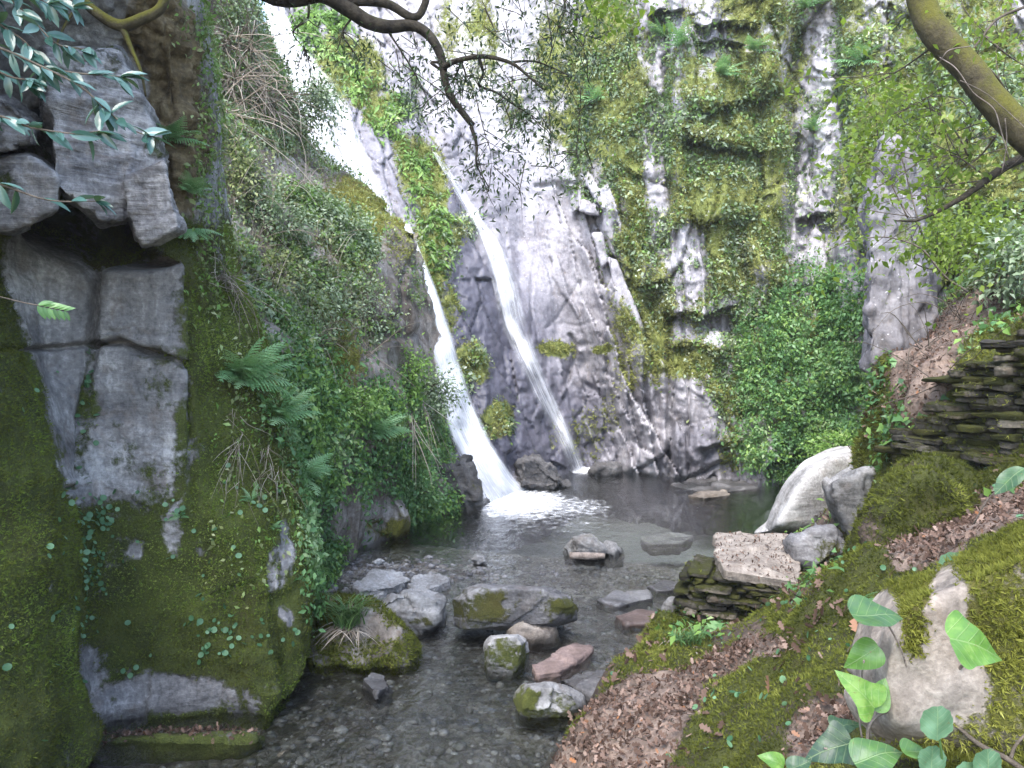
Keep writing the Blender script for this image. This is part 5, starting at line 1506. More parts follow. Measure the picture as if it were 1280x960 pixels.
def build_things():
    # ferns
    fern(302, 470, 'large lush fern fanning out over the mossy corner of the left cliff', .37, 28, 'near', seed=1, droop=1.3, spread=1.9)
    fern(352, 520, 'feathery fern hanging just below right of the large fern', .34, 12, ['near', 'slope'], seed=2, droop=1.2)
    fern(388, 585, 'fern fronds hanging over the ivy edge above the upright grey slab', .36, 12, ['near', 'slope'], seed=3, droop=1.2)
    fern(470, 545, 'pale arching fern on the ivy slope left of the waterfall', .42, 12, 'slope', seed=4, droop=.7)
    fern(520, 575, 'fern among the ivy nearest the foot of the main waterfall', .36, 10, 'slope', seed=14, droop=.7)
    fern(218, 178, 'fern rooted on top of the jutting slab of the left cliff', .20, 10, ['near'], seed=5, droop=.7)
    fern(236, 240, 'upper of the ferns hanging down the brown seam right of the jutting slab', .17, 9, 'near', seed=6, droop=1.3)
    fern(243, 290, 'lower of the ferns hanging down the brown seam right of the jutting slab', .17, 9, 'near', seed=7, droop=1.3)
    fern(318, 620, 'small fern low on the rooty mossy corner of the left cliff', .10, 6, 'near', seed=8, droop=1.2)
    fern(345, 655, 'tiny fern on the moss near the corner of the left cliff', .09, 6, 'near', seed=9, droop=1.2)
    fern(228, 645, 'single little fern in the moss under the wide grey slab', .08, 4, 'near', seed=10, droop=1.5)
    for i, (x, y, sz) in enumerate([(742, 128, .5), (826, 42, .5), (850, 60, .5), (1072, 78, .55), (1010, 8, .5), (940, 60, .5), (905, 90, .45), (1010, 160, .4)]):
        fern(x, y, 'pale green fern clump sprouting from the tall mossy back wall', sz, 9, 'back', 'ferns on the back wall', False, 20 + i, 1.2)
    # grass
    grass_tuft(426, 800, 'rocksurf' if False else ['near', 'slope'], 'x', 2, .1) if False else None
    rk = [r for r in SURF['rocks'] if 'grass tuft' in bpy.data.objects[r[0]].get('label', '')][0]
    x, y = pix(rk[1]); SURF['mossboulder'] = dict(V=rk[1], N=rk[2], px=x, py=y)
    grass_tuft(430, 778, 'mossboulder', 'bright green grass tuft with hanging dry blades on the mossy boulder', 260, .33, seed=1, dry=110, droop=.5, spreadr=.045)
    grass_tuft(868, 800, 'bank', 'grass tuft drooping beside the path below the dry-stone pier', 70, .20, seed=2, dry=30, droop=.7, spreadr=.06)
    grass_tuft(1045, 540, 'back', 'long-bladed grass clump above the large pale boulder', 60, .7, seed=3, droop=.8, spreadr=.15, dry=10)
    # shrubs on the slope
    S = [(300, 225, 42, 55, 1500, .045, 'olive', 'olive-leaved bush at the top of the slope beside the brown earth overhang'),
         (345, 285, 45, 40, 1500, .045, 'grey', 'grey-green bush in the middle of the wooded slope'),
         (395, 265, 40, 30, 1300, .05, 'grey', 'pale grey-green bush just below the bare patch on the slope'),
         (440, 305, 34, 32, 1200, .05, 'grey', 'fine-leaved bush hanging at the left of the moss-capped rock'),
         (330, 345, 48, 34, 1300, .045, 'olive', 'olive bush above the dry stems and the large fern'),
         (395, 385, 36, 50, 1400, .045, 'grey', 'tall loose bush in front of the dark mossy recess'),
         (455, 395, 26, 44, 900, .045, 'grey', 'thin climbing bush on the brown rock face'),
         (530, 490, 44, 38, 1700, .05, 'grey', 'grey-green bush overhanging the lower waterfall'),
         (505, 470, 30, 34, 900, .05, 'brightleaf', 'fresh green bush left of the overhanging grey-green one'),
         (430, 510, 50, 26, 1500, .045, 'brightleaf', 'bright low bush under the mossy recess'),
         (505, 610, 44, 36, 1900, .045, 'ivy', 'dark leafy bush at the waterside left of the main waterfall'),
         (300, 35, 30, 45, 1000, .05, 'grey', 'dusty green bush at the top of the left slope')]
    for i, (x, y, rx, ry, n, lf, mt, lb) in enumerate(S):
        shrub(x, y, 'slope', lb, rx, ry, n, lf, mt, seed=i, off=.12)
    shrub(385, 125, 'back', 'wispy blue-green sapling leaning in front of the upper waterfall', 46, 44, 2600, .055, 'grey', name='sapling', cat='sapling', seed=30, d=10.6, stems=9, barkm='pale_' and 'twig', base=P(318, 120, 10.3))
    # shrubs on the right
    for i, (x, y, rx, ry, n, lf, mt, dd, lb) in enumerate([
        (1060, 560, 44, 20, 1500, .05, 'brightleaf', 9.6, 'low bright green bush just behind the large pale boulder'),
        (1200, 300, 60, 50, 1600, .06, 'spring', 7.4, 'leafy bush on the right slope above the dead leaves'),
        (1262, 330, 40, 50, 1300, .06, 'grey', 6.6, 'grey-green bush at the right edge above the dry-stone wall'),
        (1120, 175, 50, 70, 1300, .07, 'spring', 9.6, 'yellow-green bush growing from the cliff behind the curved trunk'),
        (1225, 110, 60, 80, 1700, .06, 'grey', 8.2, 'thin-leaved bush behind the curved trunk at the upper right')]):
        shrub(x, y, 'back', lb, rx, ry, n, lf, mt, seed=40 + i, d=dd, depth=.35)
    # dry stems
    def stems(name, label, cat, roots, n, length, spread, mat, seed, rad=.003, bias=(0, -.3, -.6), curl=.5):
        rng = np.random.default_rng(seed)
        parts = []
        for i in range(n):
            b = roots[rng.integers(len(roots))] + rng.normal(size=3) * .03
            l = length * (.4 + .8 * rng.random())
            dr = nrm(rng.normal(size=3) * spread + np.array(bias))
            dr2 = nrm(dr + rng.normal(size=3) * curl)
            pts = [b, b + dr * l * .35, b + dr * l * .6 + dr2 * l * .2 + np.array([0, 0, -.05 * l]), b + dr * l * .7 + dr2 * l * .45 + np.array([0, 0, -.2 * l])]
            v, f, a = tube(pts, [rad, rad * .9, rad * .7, rad * .4], 4, 4, .01, i)
            parts.append((v, f, dict(var=rng.random())))
        V, F, A = join(parts)
        o = mk(name, V, F, M[mat], A); tag(o, label, cat); setorigin(o, roots[0])
        return o
    h = lambda s, x, y, o=.03: (lambda q: q[0] + q[1] * o)(hit(s, x, y))
    stems('dead_stems', 'spray of straw-coloured dead fern stems above the large fern', 'dead stems', [h('near', 285, 350), h('near', 275, 345), h('near', 296, 360)], 60, .42, .7, 'straw', 1, .0028, (.25, -.6, -.35))
    stems('vine_tangle', 'pale brown tangle of bare vines beside the top of the upper waterfall', 'vines', [h('slope', x, y, .1) for x, y in ((285, 60), (305, 90), (320, 115), (335, 140), (300, 130), (285, 100), (310, 60), (275, 140))], 340, .9, 1.0, 'straw', 2, .006, (.1, -.3, -.5), 1.2)
    stems('hanging_roots', 'fine brown roots hanging down the mossy corner of the left cliff', 'roots', [h('near', x, y) for x, y in ((292, 520), (300, 560), (318, 600), (330, 560), (342, 590), (290, 600))], 90, .26, .5, 'straw', 3, .0016, (0, -.3, -.9))
    stems('dead_stems', 'brown dead stems hanging under the bush by the lower waterfall', 'dead stems', [h('slope', x, y, .1) for x, y in ((520, 500), (530, 515), (510, 520))], 50, .6, .3, 'straw', 4, .004, (.05, -.2, -1.0), .3)
    stems('bare_twigs', 'thin upright bare stems rising among the bushes across the whole wooded slope', 'twigs', [h('slope', x, y, .05) for x, y in ((290, 250), (320, 300), (350, 260), (370, 330), (340, 380), (400, 300), (300, 330), (430, 380), (380, 240), (420, 340), (460, 440), (390, 420), (320, 220))], 170, .7, .6, 'straw', 7, .0035, (.1, -.35, .5), .9)
    stems('bare_twigs', 'thin bare twigs reaching out of the slope by the dark mossy recess', 'twigs', [h('slope', x, y, .1) for x, y in ((410, 370), (420, 400), (400, 430), (455, 360))], 40, .7, .8, 'twig', 5, .003, (.3, -.5, .1))
    stems('bare_twigs', 'dry twigs and stalks over the dead leaves of the right slope', 'twigs', [h('bank', x, y, .05) for x, y in ((1160, 440), (1200, 400), (1240, 370), (1180, 480))], 45, .7, .8, 'twig', 6, .004, (-.1, -.3, .4))
LATER.append(build_things)

# ================================================================== trees overhead
def path_px(pts):
    return np.array([P(x, y, d) for x, y, d in pts])

def leafy(parts_tw, pos_list, n_each, spread, size, rng, tn='leaf', down=.4):
    pos = np.concatenate([np.asarray(p)[None] + rng.normal(size=(n_each, 3)) * spread for p in pos_list])
    n = len(pos)
    return scatter(tn, pos, nrm(rvec(n, rng) + np.array([0, 0, -down])), nrm(rvec(n, rng) * .8 + np.array([0, -.2, .8])), size * (.6 + .8 * rng.random(n)), rng.random(n))

def build_trees():
    rng = np.random.default_rng(77)
    # oak limb hanging over the pool from the upper left
    D = 5.2
    limbs = [([(150, -160, 4.6), (260, -70, 4.8), (345, -8, D), (400, -6, D), (435, 10, D), (478, 34, D), (520, 34, D), (545, 62, D), (562, 118, D), (590, 158, D)], [.11, .10, .085, .06, .052, .046, .036, .032, .026, .020]),
             ([(590, 158, D), (610, 200, D)] and [(562, 80, D), (540, 78, D), (548, 85, D), (566, 98, D)], [.01] * 4),
             ([(430, 2, D), (480, 4, D), (515, 22, D), (530, 8, D), (535, -30, D)], [.03, .032, .028, .026, .026]),
             ([(552, 88, D), (572, 76, D - .1), (605, 70, D - .15), (640, 78, D - .2), (665, 98, D - .2), (680, 112, D - .2)], [.020, .018, .016, .012, .008, .004]),
             ([(600, 72, D - .15), (604, 92, D - .1), (600, 106, D), (622, 116, D), (645, 132, D), (662, 142, D)], [.011, .010, .009, .008, .006, .003]),
             ([(575, 76, D - .1), (570, 92, D), (560, 106, D)], [.008, .006, .003]),
             ([(578, 78, D), (583, 95, D), (578, 112, D)], [.008, .006, .003]),
             ([(640, 78, D - .2), (665, 76, D - .1), (690, 84, D), (715, 95, D)], [.009, .007, .005, .003]),
             ([(386, 2, D), (384, 24, D), (366, 40, D), (380, 60, D)], [.010, .008, .006, .002]),
             ([(440, 20, D), (428, 40, D), (440, 60, D), (450, 75, D)], [.008, .007, .005, .002]),
             ([(590, 158, D), (597, 182, D), (596, 205, D), (608, 228, D)], [.014, .010, .007, .003]),
             ([(700, -30, D), (706, 10, D), (698, 32, D)], [.012, .008, .003]), ([(722, -30, D), (722, 20, D), (716, 40, D)], [.010, .007, .003]),
             ([(480, 34, D), (500, 60, D), (520, 92, D + .1), (535, 125, D + .1)], [.008, .006, .005, .002])]
    base = P(150, -160, 4.6)
    root = empty('oak_tree', base, 'overhanging oak with a dark crooked limb reaching across the top of the waterfall', 'tree')
    parts, tips = [], []
    for i, (p, r) in enumerate(limbs):
        q = path_px(p)
        parts.append(tube(q, r, 8, 5, .012 if i else .02, i))
        if i not in (0, 1, 2):
            tips += [q[-1], q[-2], (q[-1] + q[-2]) / 2]
            # twigs
            for k in range(7):
                a = q[rng.integers(1, len(q))]
                e = a + np.array([rng.normal() * .14, rng.normal() * .12, -abs(rng.normal()) * .13])
                parts.append(tube([a, (a + e) / 2 + rng.normal(size=3) * .02, e], [.004, .003, .0012], 4, 3, .006, i * 9 + k))
                tips.append(e)
    V, F, A = join(parts)
    mk('branch', V - base, F, M['bark'], parent=root)
    extra = [P(x, y, D + rng.normal() * .25) for x, y in [(560, 120), (600, 110), (640, 110), (680, 100), (700, 130), (660, 150), (690, 170), (720, 190), (640, 160), (610, 180), (650, 190), (690, 60), (730, 60), (745, 20), (720, 20), (760, 40), (735, 100), (725, 140), (610, 240), (650, 240), (690, 210), (740, 210), (520, 60), (500, 95), (580, 30), (620, 40), (655, 20), (640, 60)]]
    V, F, A = leafy(None, tips, 20, .06, .042, rng, 'slim')
    V2, F2, A2 = leafy(None, extra, 62, .11, .042, rng, 'slim')
    V, F, A = join([(V, F, A), (V2, F2, A2)])
    mk('foliage', V - base, F, M['dark'], A, parent=root)
    for e in extra:
        tw = []
        for k in range(3):
            a = e + rng.normal(size=3) * .1 + np.array([-.05, 0, .12]); b = e + rng.normal(size=3) * .08
            a = e + (a - e) * .9; tw.append(tube([a, e + rng.normal(size=3) * .004, b], [.0035, .0025, .001], 4, 3, .002, k))
        V, F, A = join(tw); mk('twig', V - base, F, M['bark'], parent=root)
    pos = [P(x, y, 4.4 + rng.normal() * .2) for x, y in [(750, 10), (775, 0), (765, 25), (790, 15), (740, -10)]]
    V, F, A = leafy(None, pos, 60, .09, .045, rng); mk('foliage', V - base, F, M['spring'], A, parent=root)
    # unseen oak crown above the top edge, added to shade the foreground
    cl = np.column_stack([rng.uniform(-4.5, 1.2, 110), rng.uniform(-1.0, 4.6, 110), rng.uniform(5.6, 7.6, 110)])
    V, F, A = leafy(None, list(cl), 70, .33, .11, rng)
    mk('foliage', V - base, F, M['dark'], A, parent=root)
    # right tree
    base = P(1150, -60, 4.3)
    limbs = [([(1135, -80, 4.3), (1152, 0, 4.25), (1170, 38, 4.2), (1205, 80, 4.15), (1232, 116, 4.1), (1260, 148, 4.05), (1300, 185, 4.0), (1380, 250, 3.9)], [.068, .072, .076, .074, .074, .078, .082, .09]),
             ([(1350, 170, 4.3), (1300, 188, 4.3), (1262, 206, 4.3), (1225, 230, 4.3), (1195, 250, 4.3), (1150, 274, 4.3), (1120, 276, 4.3)], [.034, .030, .026, .022, .016, .010, .004])]
    root = empty('leaning_tree', P(1380, 250, 3.9), 'mossy curved trunk leaning out from the upper right corner above the slope', 'tree')
    b0 = P(1380, 250, 3.9)
    V, F, A = join([tube(path_px(limbs[0][0]), limbs[0][1], 14, 8, .012, 3)])
    mk('trunk', V - b0, F, M['mossbark'], parent=root)
    root2 = empty('fallen_branch', P(1350, 170, 4.3), 'bare dark branch slanting in from the right edge below the curved trunk', 'branch')
    b1 = P(1350, 170, 4.3)
    V, F, A = join([tube(path_px(limbs[1][0]), limbs[1][1], 9, 6, .008, 4)])
    mk('limb', V - b1, F, M['bark'], parent=root2)
    tw = []; tips = []
    for pts, r in [([(1280, 8, 4.2), (1245, 25, 4.2), (1218, 58, 4.15), (1205, 70, 4.15)], .009), ([(1220, 70, 4.1), (1250, 100, 4.1), (1270, 135, 4.2), (1290, 160, 4.2)], .006), ([(1232, 45, 4.4), (1255, 65, 4.4), (1285, 85, 4.4)], .007),
                   ([(1215, 150, 4.4), (1200, 125, 4.4), (1160, 122, 4.5), (1120, 145, 4.6)], .005), ([(1245, 170, 4.3), (1225, 195, 4.4), (1205, 210, 4.4)], .007), ([(1210, 195, 4.5), (1195, 165, 4.5), (1170, 140, 4.5), (1150, 130, 4.6)], .006),
                   ([(1225, 215, 4.3), (1190, 195, 4.4), (1150, 200, 4.5), (1110, 190, 4.6)], .006), ([(1155, 300, 5), (1148, 280, 5), (1140, 245, 5.2), (1128, 200, 5.2), (1110, 165, 5.3)], .008), ([(1210, 365, 6), (1180, 345, 6), (1150, 310, 6), (1105, 296, 6.2), (1060, 302, 6.2)], .010),
                   ([(1135, 272, 4.4), (1110, 225, 4.6), (1085, 200, 4.6)], .005), ([(1230, 225, 4.3), (1180, 235, 4.4), (1160, 262, 4.4)], .005), ([(1175, 140, 4.4), (1185, 170, 4.4), (1200, 195, 4.4)], .005), ([(1170, 55, 4.2), (1120, 90, 4.5), (1080, 110, 4.7)], .006)]:
        q = path_px(pts)
        tw = [tube(q, np.linspace(r, r * .35, len(q)), 6, 5, .006, len(tips))]
        for k in range(6):
            a = q[rng.integers(0, len(q))]; e = a + rng.normal(size=3) * .16 + np.array([-.08, 0, 0])
            tw.append(tube([a, (a + e) / 2 + rng.normal(size=3) * .03, e], [.003, .0025, .001], 4, 3, .01, k)); tips.append(e)
        tips += list(q[1:])
        V, F, A = join(tw); mk('branch', V - b0, F, M['twig'], parent=root)
    V, F, A = leafy(None, tips, 9, .07, .048, rng)
    ex = [P(x, y, 4.6 + rng.normal() * .4) for x, y in [(1090, 130), (1060, 150), (1110, 100), (1050, 120), (1075, 170), (1100, 200), (1060, 190), (1140, 70), (1120, 40), (1125, 185), (1140, 215), (1110, 160), (1135, 170), (1150, 200), (1070, 240), (1050, 290), (1100, 270), (1060, 320), (1170, 300), (1200, 330), (1180, 260), (1240, 290), (1260, 250), (1200, 200), (1220, 330), (1130, 330), (1270, 30), (1240, 10), (1260, 60), (1150, 150), (1020, 330), (1150, 350)]]
    V2, F2, A2 = leafy(None, ex, 26, .13, .048, rng)
    V, F, A = join([(V, F, A), (V2, F2, A2)])
    mk('foliage', V - b0, F, M['spring'], A, parent=root)
    # pale hanging tendrils on the trunk
    tw = []
    for pts in [[(1175, 70, 4.0), (1195, 85, 3.95), (1215, 115, 3.95), (1240, 135, 3.95), (1250, 160, 3.95), (1262, 200, 4.0)], [(1215, 58, 4.0), (1190, 62, 3.98), (1180, 70, 3.98), (1165, 95, 4.1)], [(1200, 100, 3.9), (1235, 118, 3.9), (1270, 150, 3.9), (1290, 170, 3.9)], [(1255, 150, 3.9), (1258, 180, 3.95), (1252, 215, 4)]]:
        tw.append(tube(path_px(pts), .0028, 4, 5, .01, len(tw)))
    V, F, A = join(tw); o = mk('vine', V, F, M['palewig']); tag(o, 'thin pale vines clinging to the curved mossy trunk', 'vine'); setorigin(o, V[0])
    # upper left: mossy branch and glossy leaves close by
    b = P(110, -30, 3.3)
    root = empty('laurel_tree', b, 'glossy blue-green leafy boughs and mossy branch hanging in the upper left corner', 'tree')
    q = path_px([(60, -60, 3.4), (95, -10, 3.35), (122, 16, 3.3), (152, 32, 3.3), (180, 22, 3.3), (203, 8, 3.3), (212, -30, 3.3)])
    for V, F, A in (tube(q, [.022, .02, .022, .026, .022, .02, .018], 10, 6, .01, 7), tube(path_px([(152, 32, 3.3), (163, 60, 3.3), (176, 90, 3.3), (182, 120, 3.35)]), [.016, .01, .007, .004], 7, 5, .012, 8), tube(path_px([(100, 0, 3.3), (80, 30, 3.3), (70, 60, 3.3)]), [.008, .006, .003], 5, 4, .012, 9)):
        mk('branch', V - b, F, M['mossbark'], parent=root)
    tw, lp, lf, lu = [], [], [], []
    for pts in [[(-60, 40, 2.5), (0, 60, 2.5), (50, 82, 2.5), (100, 108, 2.5), (130, 135, 2.5), (160, 160, 2.5), (190, 172, 2.5)], [(-60, 130, 2.4), (0, 145, 2.4), (40, 160, 2.4), (90, 168, 2.4), (125, 165, 2.45)], [(-60, -20, 2.6), (10, 0, 2.6), (40, 25, 2.6), (70, 55, 2.6), (105, 62, 2.6)],
                [(-40, 70, 2.5), (10, 95, 2.5), (40, 100, 2.5)], [(-40, 0, 2.6), (0, 30, 2.6), (30, 50, 2.6), (45, 70, 2.6)], [(-60, 215, 2.5), (0, 230, 2.5), (60, 250, 2.5), (120, 252, 2.5)], [(-30, 10, 2.6), (20, -10, 2.6), (60, 5, 2.6)], [(20, -30, 2.7), (60, -10, 2.7), (90, 10, 2.7)], [(50, 85, 2.5), (100, 92, 2.55), (150, 96, 2.6)]]:
        q = path_px(pts)
        tw.append(tube(q, np.linspace(.005, .0018, len(q)), 5, 4, .006, len(tw)))
        dense = 3 if pts[0][1] < 200 else 1
        for a, c in zip(q[:-1], q[1:]):
            for k in range(dense * 2):
                t = rng.random()
                p = a * (1 - t) + c * t
                dr = nrm(c - a)
                lp.append(p); lf.append(nrm(dr * .8 + rng.normal(size=3) * .55 + np.array([0, 0, -.35]))); lu.append(nrm(np.array([.1, -.5, .8]) + rng.normal(size=3) * .35))
        for k in range(4):
            lp.append(q[-1]); lf.append(nrm(q[-1] - q[-2] + rng.normal(size=3) * .06)); lu.append(nrm(np.array([.1, -.5, .8]) + rng.normal(size=3) * .3))
    V, F, A = join(tw); mk('twig', V - b, F, M['twig'], parent=root)
    oo = [(0, 0), (-.10, .12), (-.17, .32), (-.18, .5), (-.13, .75), (0, 1), (.13, .75), (.18, .5), (.17, .32), (.10, .12)]
    T['bay'] = ring_leaf(oo, 2, .35, .18)
    n = len(lp)
    V, F, A = scatter('bay', np.array(lp), np.array(lf), np.array(lu), .06 + .035 * rng.random(n), rng.random(n))
    mk('foliage', V - b, F, M['laurel'], A, parent=root)
    # hanging sprig in front of the narrow slab
    b = P(25, 375, 2.6)
    pts = [(-40, 360, 2.6), (20, 376, 2.6), (50, 382, 2.6), (80, 388, 2.6)]
    q = path_px(pts)
    lp, lf, lu = [], [], []
    for t in np.linspace(.45, 1, 6):
        p = q[1] * (1 - t) + q[3] * t
        for s in (-1, 1):
            lp.append(p); lf.append(nrm(np.array([.5, 0, -.9 if s < 0 else .15]))); lu.append(nrm(np.array([.2, -.8, .5])))
    root = empty('leafy_sprig', b, 'small leafy sprig hanging in front of the narrow grey slab', 'sprig')
    V, F, A = tube(q, [.002] * 4, 5, 3); mk('twig', V - b, F, M['twig'], parent=root)
    V, F, A = scatter('bay', np.array(lp), np.array(lf), np.array(lu), np.linspace(.055, .04, len(lp)), rng.random(len(lp))); mk('foliage', V - b, F, M['ivy'], A, parent=root)
LATER.append(build_trees)

# ================================================================== near ivy
def leaf_obj(outline, px, py, d, size_px, ang, tilt, mat, var, parent, base, name='leaf', fold=.18, droop=.25, rings=5):
    V, F = ring_leaf(outline, rings, fold, droop)
    lx, ly = V[:, 0].copy(), V[:, 1].copy()
    V[:, 2] += .05 * np.sin(lx * 8 + px) * np.cos(ly * 6 + py) + .10 * np.abs(lx) ** 1.5 * np.sin(py)
    k = d / FPX * size_px * .84
    R, U, Tt = np.array([1., 0, 0]), np.array([0, SA, CA]), np.array([0, -CA, SA])
    a = math.radians(ang)
    f = R * math.cos(a) + U * math.sin(a)
    t = math.radians(tilt)
    n0 = nrm(Tt * math.cos(t) + U * math.sin(t))
    r = nrm(np.cross(f, n0)); n0 = np.cross(r, f)
    ctr = np.array([0, outline and max(q[1] for q in outline) * .5, 0])
    V = V - ctr
    V = P(px, py, d) + (V[:, :1] * r + V[:, 1:2] * f + V[:, 2:3] * n0) * k
    o = mk(name, V - base, F, M[mat], dict(var=np.full(len(V), var), lx=lx, ly=ly), parent=parent)
    return o

def dens(o, k=3):
    o = np.array(o + [o[0]], float)
    out = []
    for a, b in zip(o[:-1], o[1:]):
        for t in np.linspace(0, 1, k, endpoint=False):
            out.append(tuple(a * (1 - t) + b * t))
    return out
def roundoff(o, it=2):
    o = np.array(o)
    for _ in range(it):
        m = (np.roll(o, 1, 0) + np.roll(o, -1, 0)) / 2
        keepi = np.zeros(len(o), bool); keepi[0] = True; keepi[np.argmax(o[:, 1])] = True
        o = np.where(keepi[:, None], o, o * .5 + m * .5)
    return [tuple(q) for q in o]
IVY = dens([(0, 0), (-.12, -.06), (-.36, -.02), (-.50, .16), (-.34, .34), (-.30, .44), (-.20, .66), (0, 1.0), (.20, .66), (.30, .44), (.34, .34), (.50, .16), (.36, -.02), (.12, -.06)])
IVY2 = dens([(0, 0), (-.2, -.02), (-.42, .14), (-.40, .4), (-.24, .72), (0, 1.0), (.24, .72), (.40, .4), (.42, .14), (.2, -.02)])
ROUND = [(math.sin(a) * .5 * (1 + .035 * math.cos(a * 11)), .5 - math.cos(a) * .5 * (1 + .035 * math.cos(a * 11))) for a in np.linspace(.06, 2 * math.pi - .06, 44)]
OVAL = dens([(0, 0), (-.2, .12), (-.3, .4), (-.22, .75), (0, 1), (.22, .75), (.3, .4), (.2, .12)])

def build_near_plants():
    global IVY, IVY2, OVAL
    IVY, IVY2, OVAL = roundoff(IVY), roundoff(IVY2, 4), roundoff(OVAL, 4)
    for nm, st, tc in (('nearleaf', [(0, (.02, .05, .03)), (.3, (.05, .11, .05)), (.6, (.075, .165, .04)), (.85, (.105, .225, .04)), (1, (.18, .30, .07))], (.18, .36, .04)), ('nearpenny', [(0, (.06, .13, .07)), (1, (.14, .26, .15))], (.15, .3, .1))):
        m = NT('near_' + nm)
        lx, ly = m.attr('lx'), m.attr('ly')
        ax = m.math('ABSOLUTE', lx)
        mid = m.mr(ax, .004, .016, 1, 0)
        fr = m.math('FRACT', m.math('SUBTRACT', m.math('MULTIPLY', ly, 5.5), m.math('MULTIPLY', ax, 4.5)))
        lat = m.mr(m.math('ABSOLUTE', m.math('SUBTRACT', fr, .5)), .02, .07, .6, 0)
        vein = m.math('MAXIMUM', mid, lat)
        nz = m.noise(45, 4, .65); nz2 = m.noise(220, 3, .6)
        col = m.ramp(m.math('ADD', m.attr('var'), m.mad(nz, .9, -.5)), st)
        col = m.mix(m.math('MULTIPLY', vein, .35), col, (.32, .42, .2))
        sp = m.mr(m.noise(95, 3, .6), .66, .72)
        col = m.mix(m.math('MULTIPLY', sp, .6), col, (.16, .12, .05))
        bmp = m.n('Bump', None, Strength=.5, Distance=.002, Height=m.math('ADD', m.math('MULTIPLY', vein, -1.0), m.math('MULTIPLY', nz2, .35)))
        pb = m.n('BsdfPrincipled', None, Base_Color=col, Roughness=m.mad(nz, .3, .25), Normal=bmp.outputs[0])
        tl = m.n('BsdfTranslucent', None, Color=m.mix(.6, col, tc))
        x = m.n('MixShader', None, i0=.3, i1=pb.outputs[0], i2=tl.outputs[0])
        m.t.links.new(x.outputs[0], m.out.inputs[0])
        M[nm] = m.m
    base = P(1085, 960, 1.55)
    root = empty('ivy_plant', base, 'near ivy plant with large lobed leaves in front of the tan boulder', 'ivy')
    for px, py, d, s, ang, ti, var, ol in [(1098, 765, 1.45, 82, 5, 62, .45, IVY2), (1228, 808, 1.3, 100, 200 - 190 - 25, 40, .86, IVY), (1078, 822, 1.5, 60, 215, 20, .75, IVY2), (1074, 862, 1.48, 74, 150 - 20, 35, .97, IVY), (1100, 868, 1.5, 50, 60, 20, .8, IVY2),
                                           (1034, 936, 1.5, 76, 195, 55, .10, IVY), (1098, 942, 1.42, 78, 20, 60, .5, IVY2), (966, 950, 1.6, 40, 150, 50, .85, IVY2), (1262, 598, 1.7, 56, 215, 55, .30, OVAL), (1146, 938, 1.4, 46, 0, 65, .6, IVY2), (1060, 905, 1.6, 46, 20, 70, .25, IVY), (1000, 955, 1.5, 40, 30, 60, .2, IVY2),
                                           (1135, 893, 1.6, 40, 250, 60, .2, IVY)]:
        leaf_obj(ol, px, py, d, s, ang, ti, 'nearleaf', var, root, base)
    tw = []
    for pts, r in [([(1085, 960, 1.55), (1090, 900, 1.53), (1140, 880, 1.55), (1180, 852, 1.55), (1212, 822, 1.45), (1226, 812, 1.34)], .0035), ([(1085, 960, 1.55), (1075, 900, 1.52), (1076, 862, 1.5)], .002), ([(1090, 900, 1.53), (1098, 880, 1.52), (1100, 865, 1.5)], .002), ([(1090, 905, 1.53), (1078, 850, 1.53), (1080, 825, 1.5)], .0018),
                   ([(1140, 880, 1.55), (1130, 820, 1.5), (1105, 770, 1.46)], .002), ([(1085, 960, 1.55), (1050, 940, 1.52), (1030, 935, 1.5)], .002), ([(1190, 848, 1.6), (1240, 830, 1.6), (1300, 800, 1.6)], .0045), ([(1185, 890, 1.65), (1215, 868, 1.65), (1300, 828, 1.65)], .003), ([(1262, 600, 1.72), (1235, 625, 1.75), (1218, 655, 1.8)], .002)]:
        tw.append(tube(path_px(pts), r, 6, 6, .003, len(tw)))
    for V, F, A in tw:
        mk('stem', V - base, F, M['palewig'], parent=root)
    base = P(1180, 965, 1.4)
    root = empty('pennywort_plant', base, 'near pennywort with a round scalloped leaf on an upright stalk at the lower right', 'pennywort')
    for px, py, d, s, ti, var, ang in [(1172, 904, 1.35, 52, 48, .62, 90), (1165, 950, 1.38, 44, 66, .5, 90), (1235, 955, 1.35, 46, 64, .4, 90), (1210, 970, 1.36, 44, 60, .55, 90)]:
        leaf_obj(ROUND, px, py, d, s, ang, ti, 'nearpenny', var, root, base, fold=-.05, droop=0)
    V, F, A = join([tube(path_px([(1180, 970, 1.4), (1176, 935, 1.37), (1172, 908, 1.355)]), .0022, 6, 5), tube(path_px([(1185, 975, 1.4), (1168, 962, 1.38)]), .0018, 6, 3), tube(path_px([(1225, 985, 1.38), (1235, 960, 1.355)]), .0018, 6, 3)])
    mk('stalk', V - base, F, M['grass'], dict(var=np.full(len(V), .7)), parent=root)
    base = P(1195, 745, 2.0)
    root = empty('pennywort_plant', base, 'two flat round pennywort leaves above the moss of the near boulder', 'pennywort')
    for px, py, s, ti, var in [(1192, 708, 44, 66, .55), (1228, 700, 34, 76, .5)]:
        leaf_obj(ROUND, px, py, 1.9, s, 90, ti, 'nearpenny', var, root, base, fold=-.05, droop=0)
    V, F, A = join([tube(path_px([(1195, 745, 2.0), (1196, 722, 1.92), (1192, 710, 1.9)]), .002, 5, 3), tube(path_px([(1197, 745, 2.0), (1222, 715, 1.95), (1228, 700, 1.9)]), .002, 5, 3)])
    mk('stalk', V - base, F, M['grass'], dict(var=np.full(len(V), .7)), parent=root)
    # twig crossing the lower right corner
    v, f, a = tube(path_px([(1195, 905, 1.5), (1225, 930, 1.48), (1262, 950, 1.45), (1310, 985, 1.42)]), [.004, .005, .006, .006], 7, 5, .004, 4)
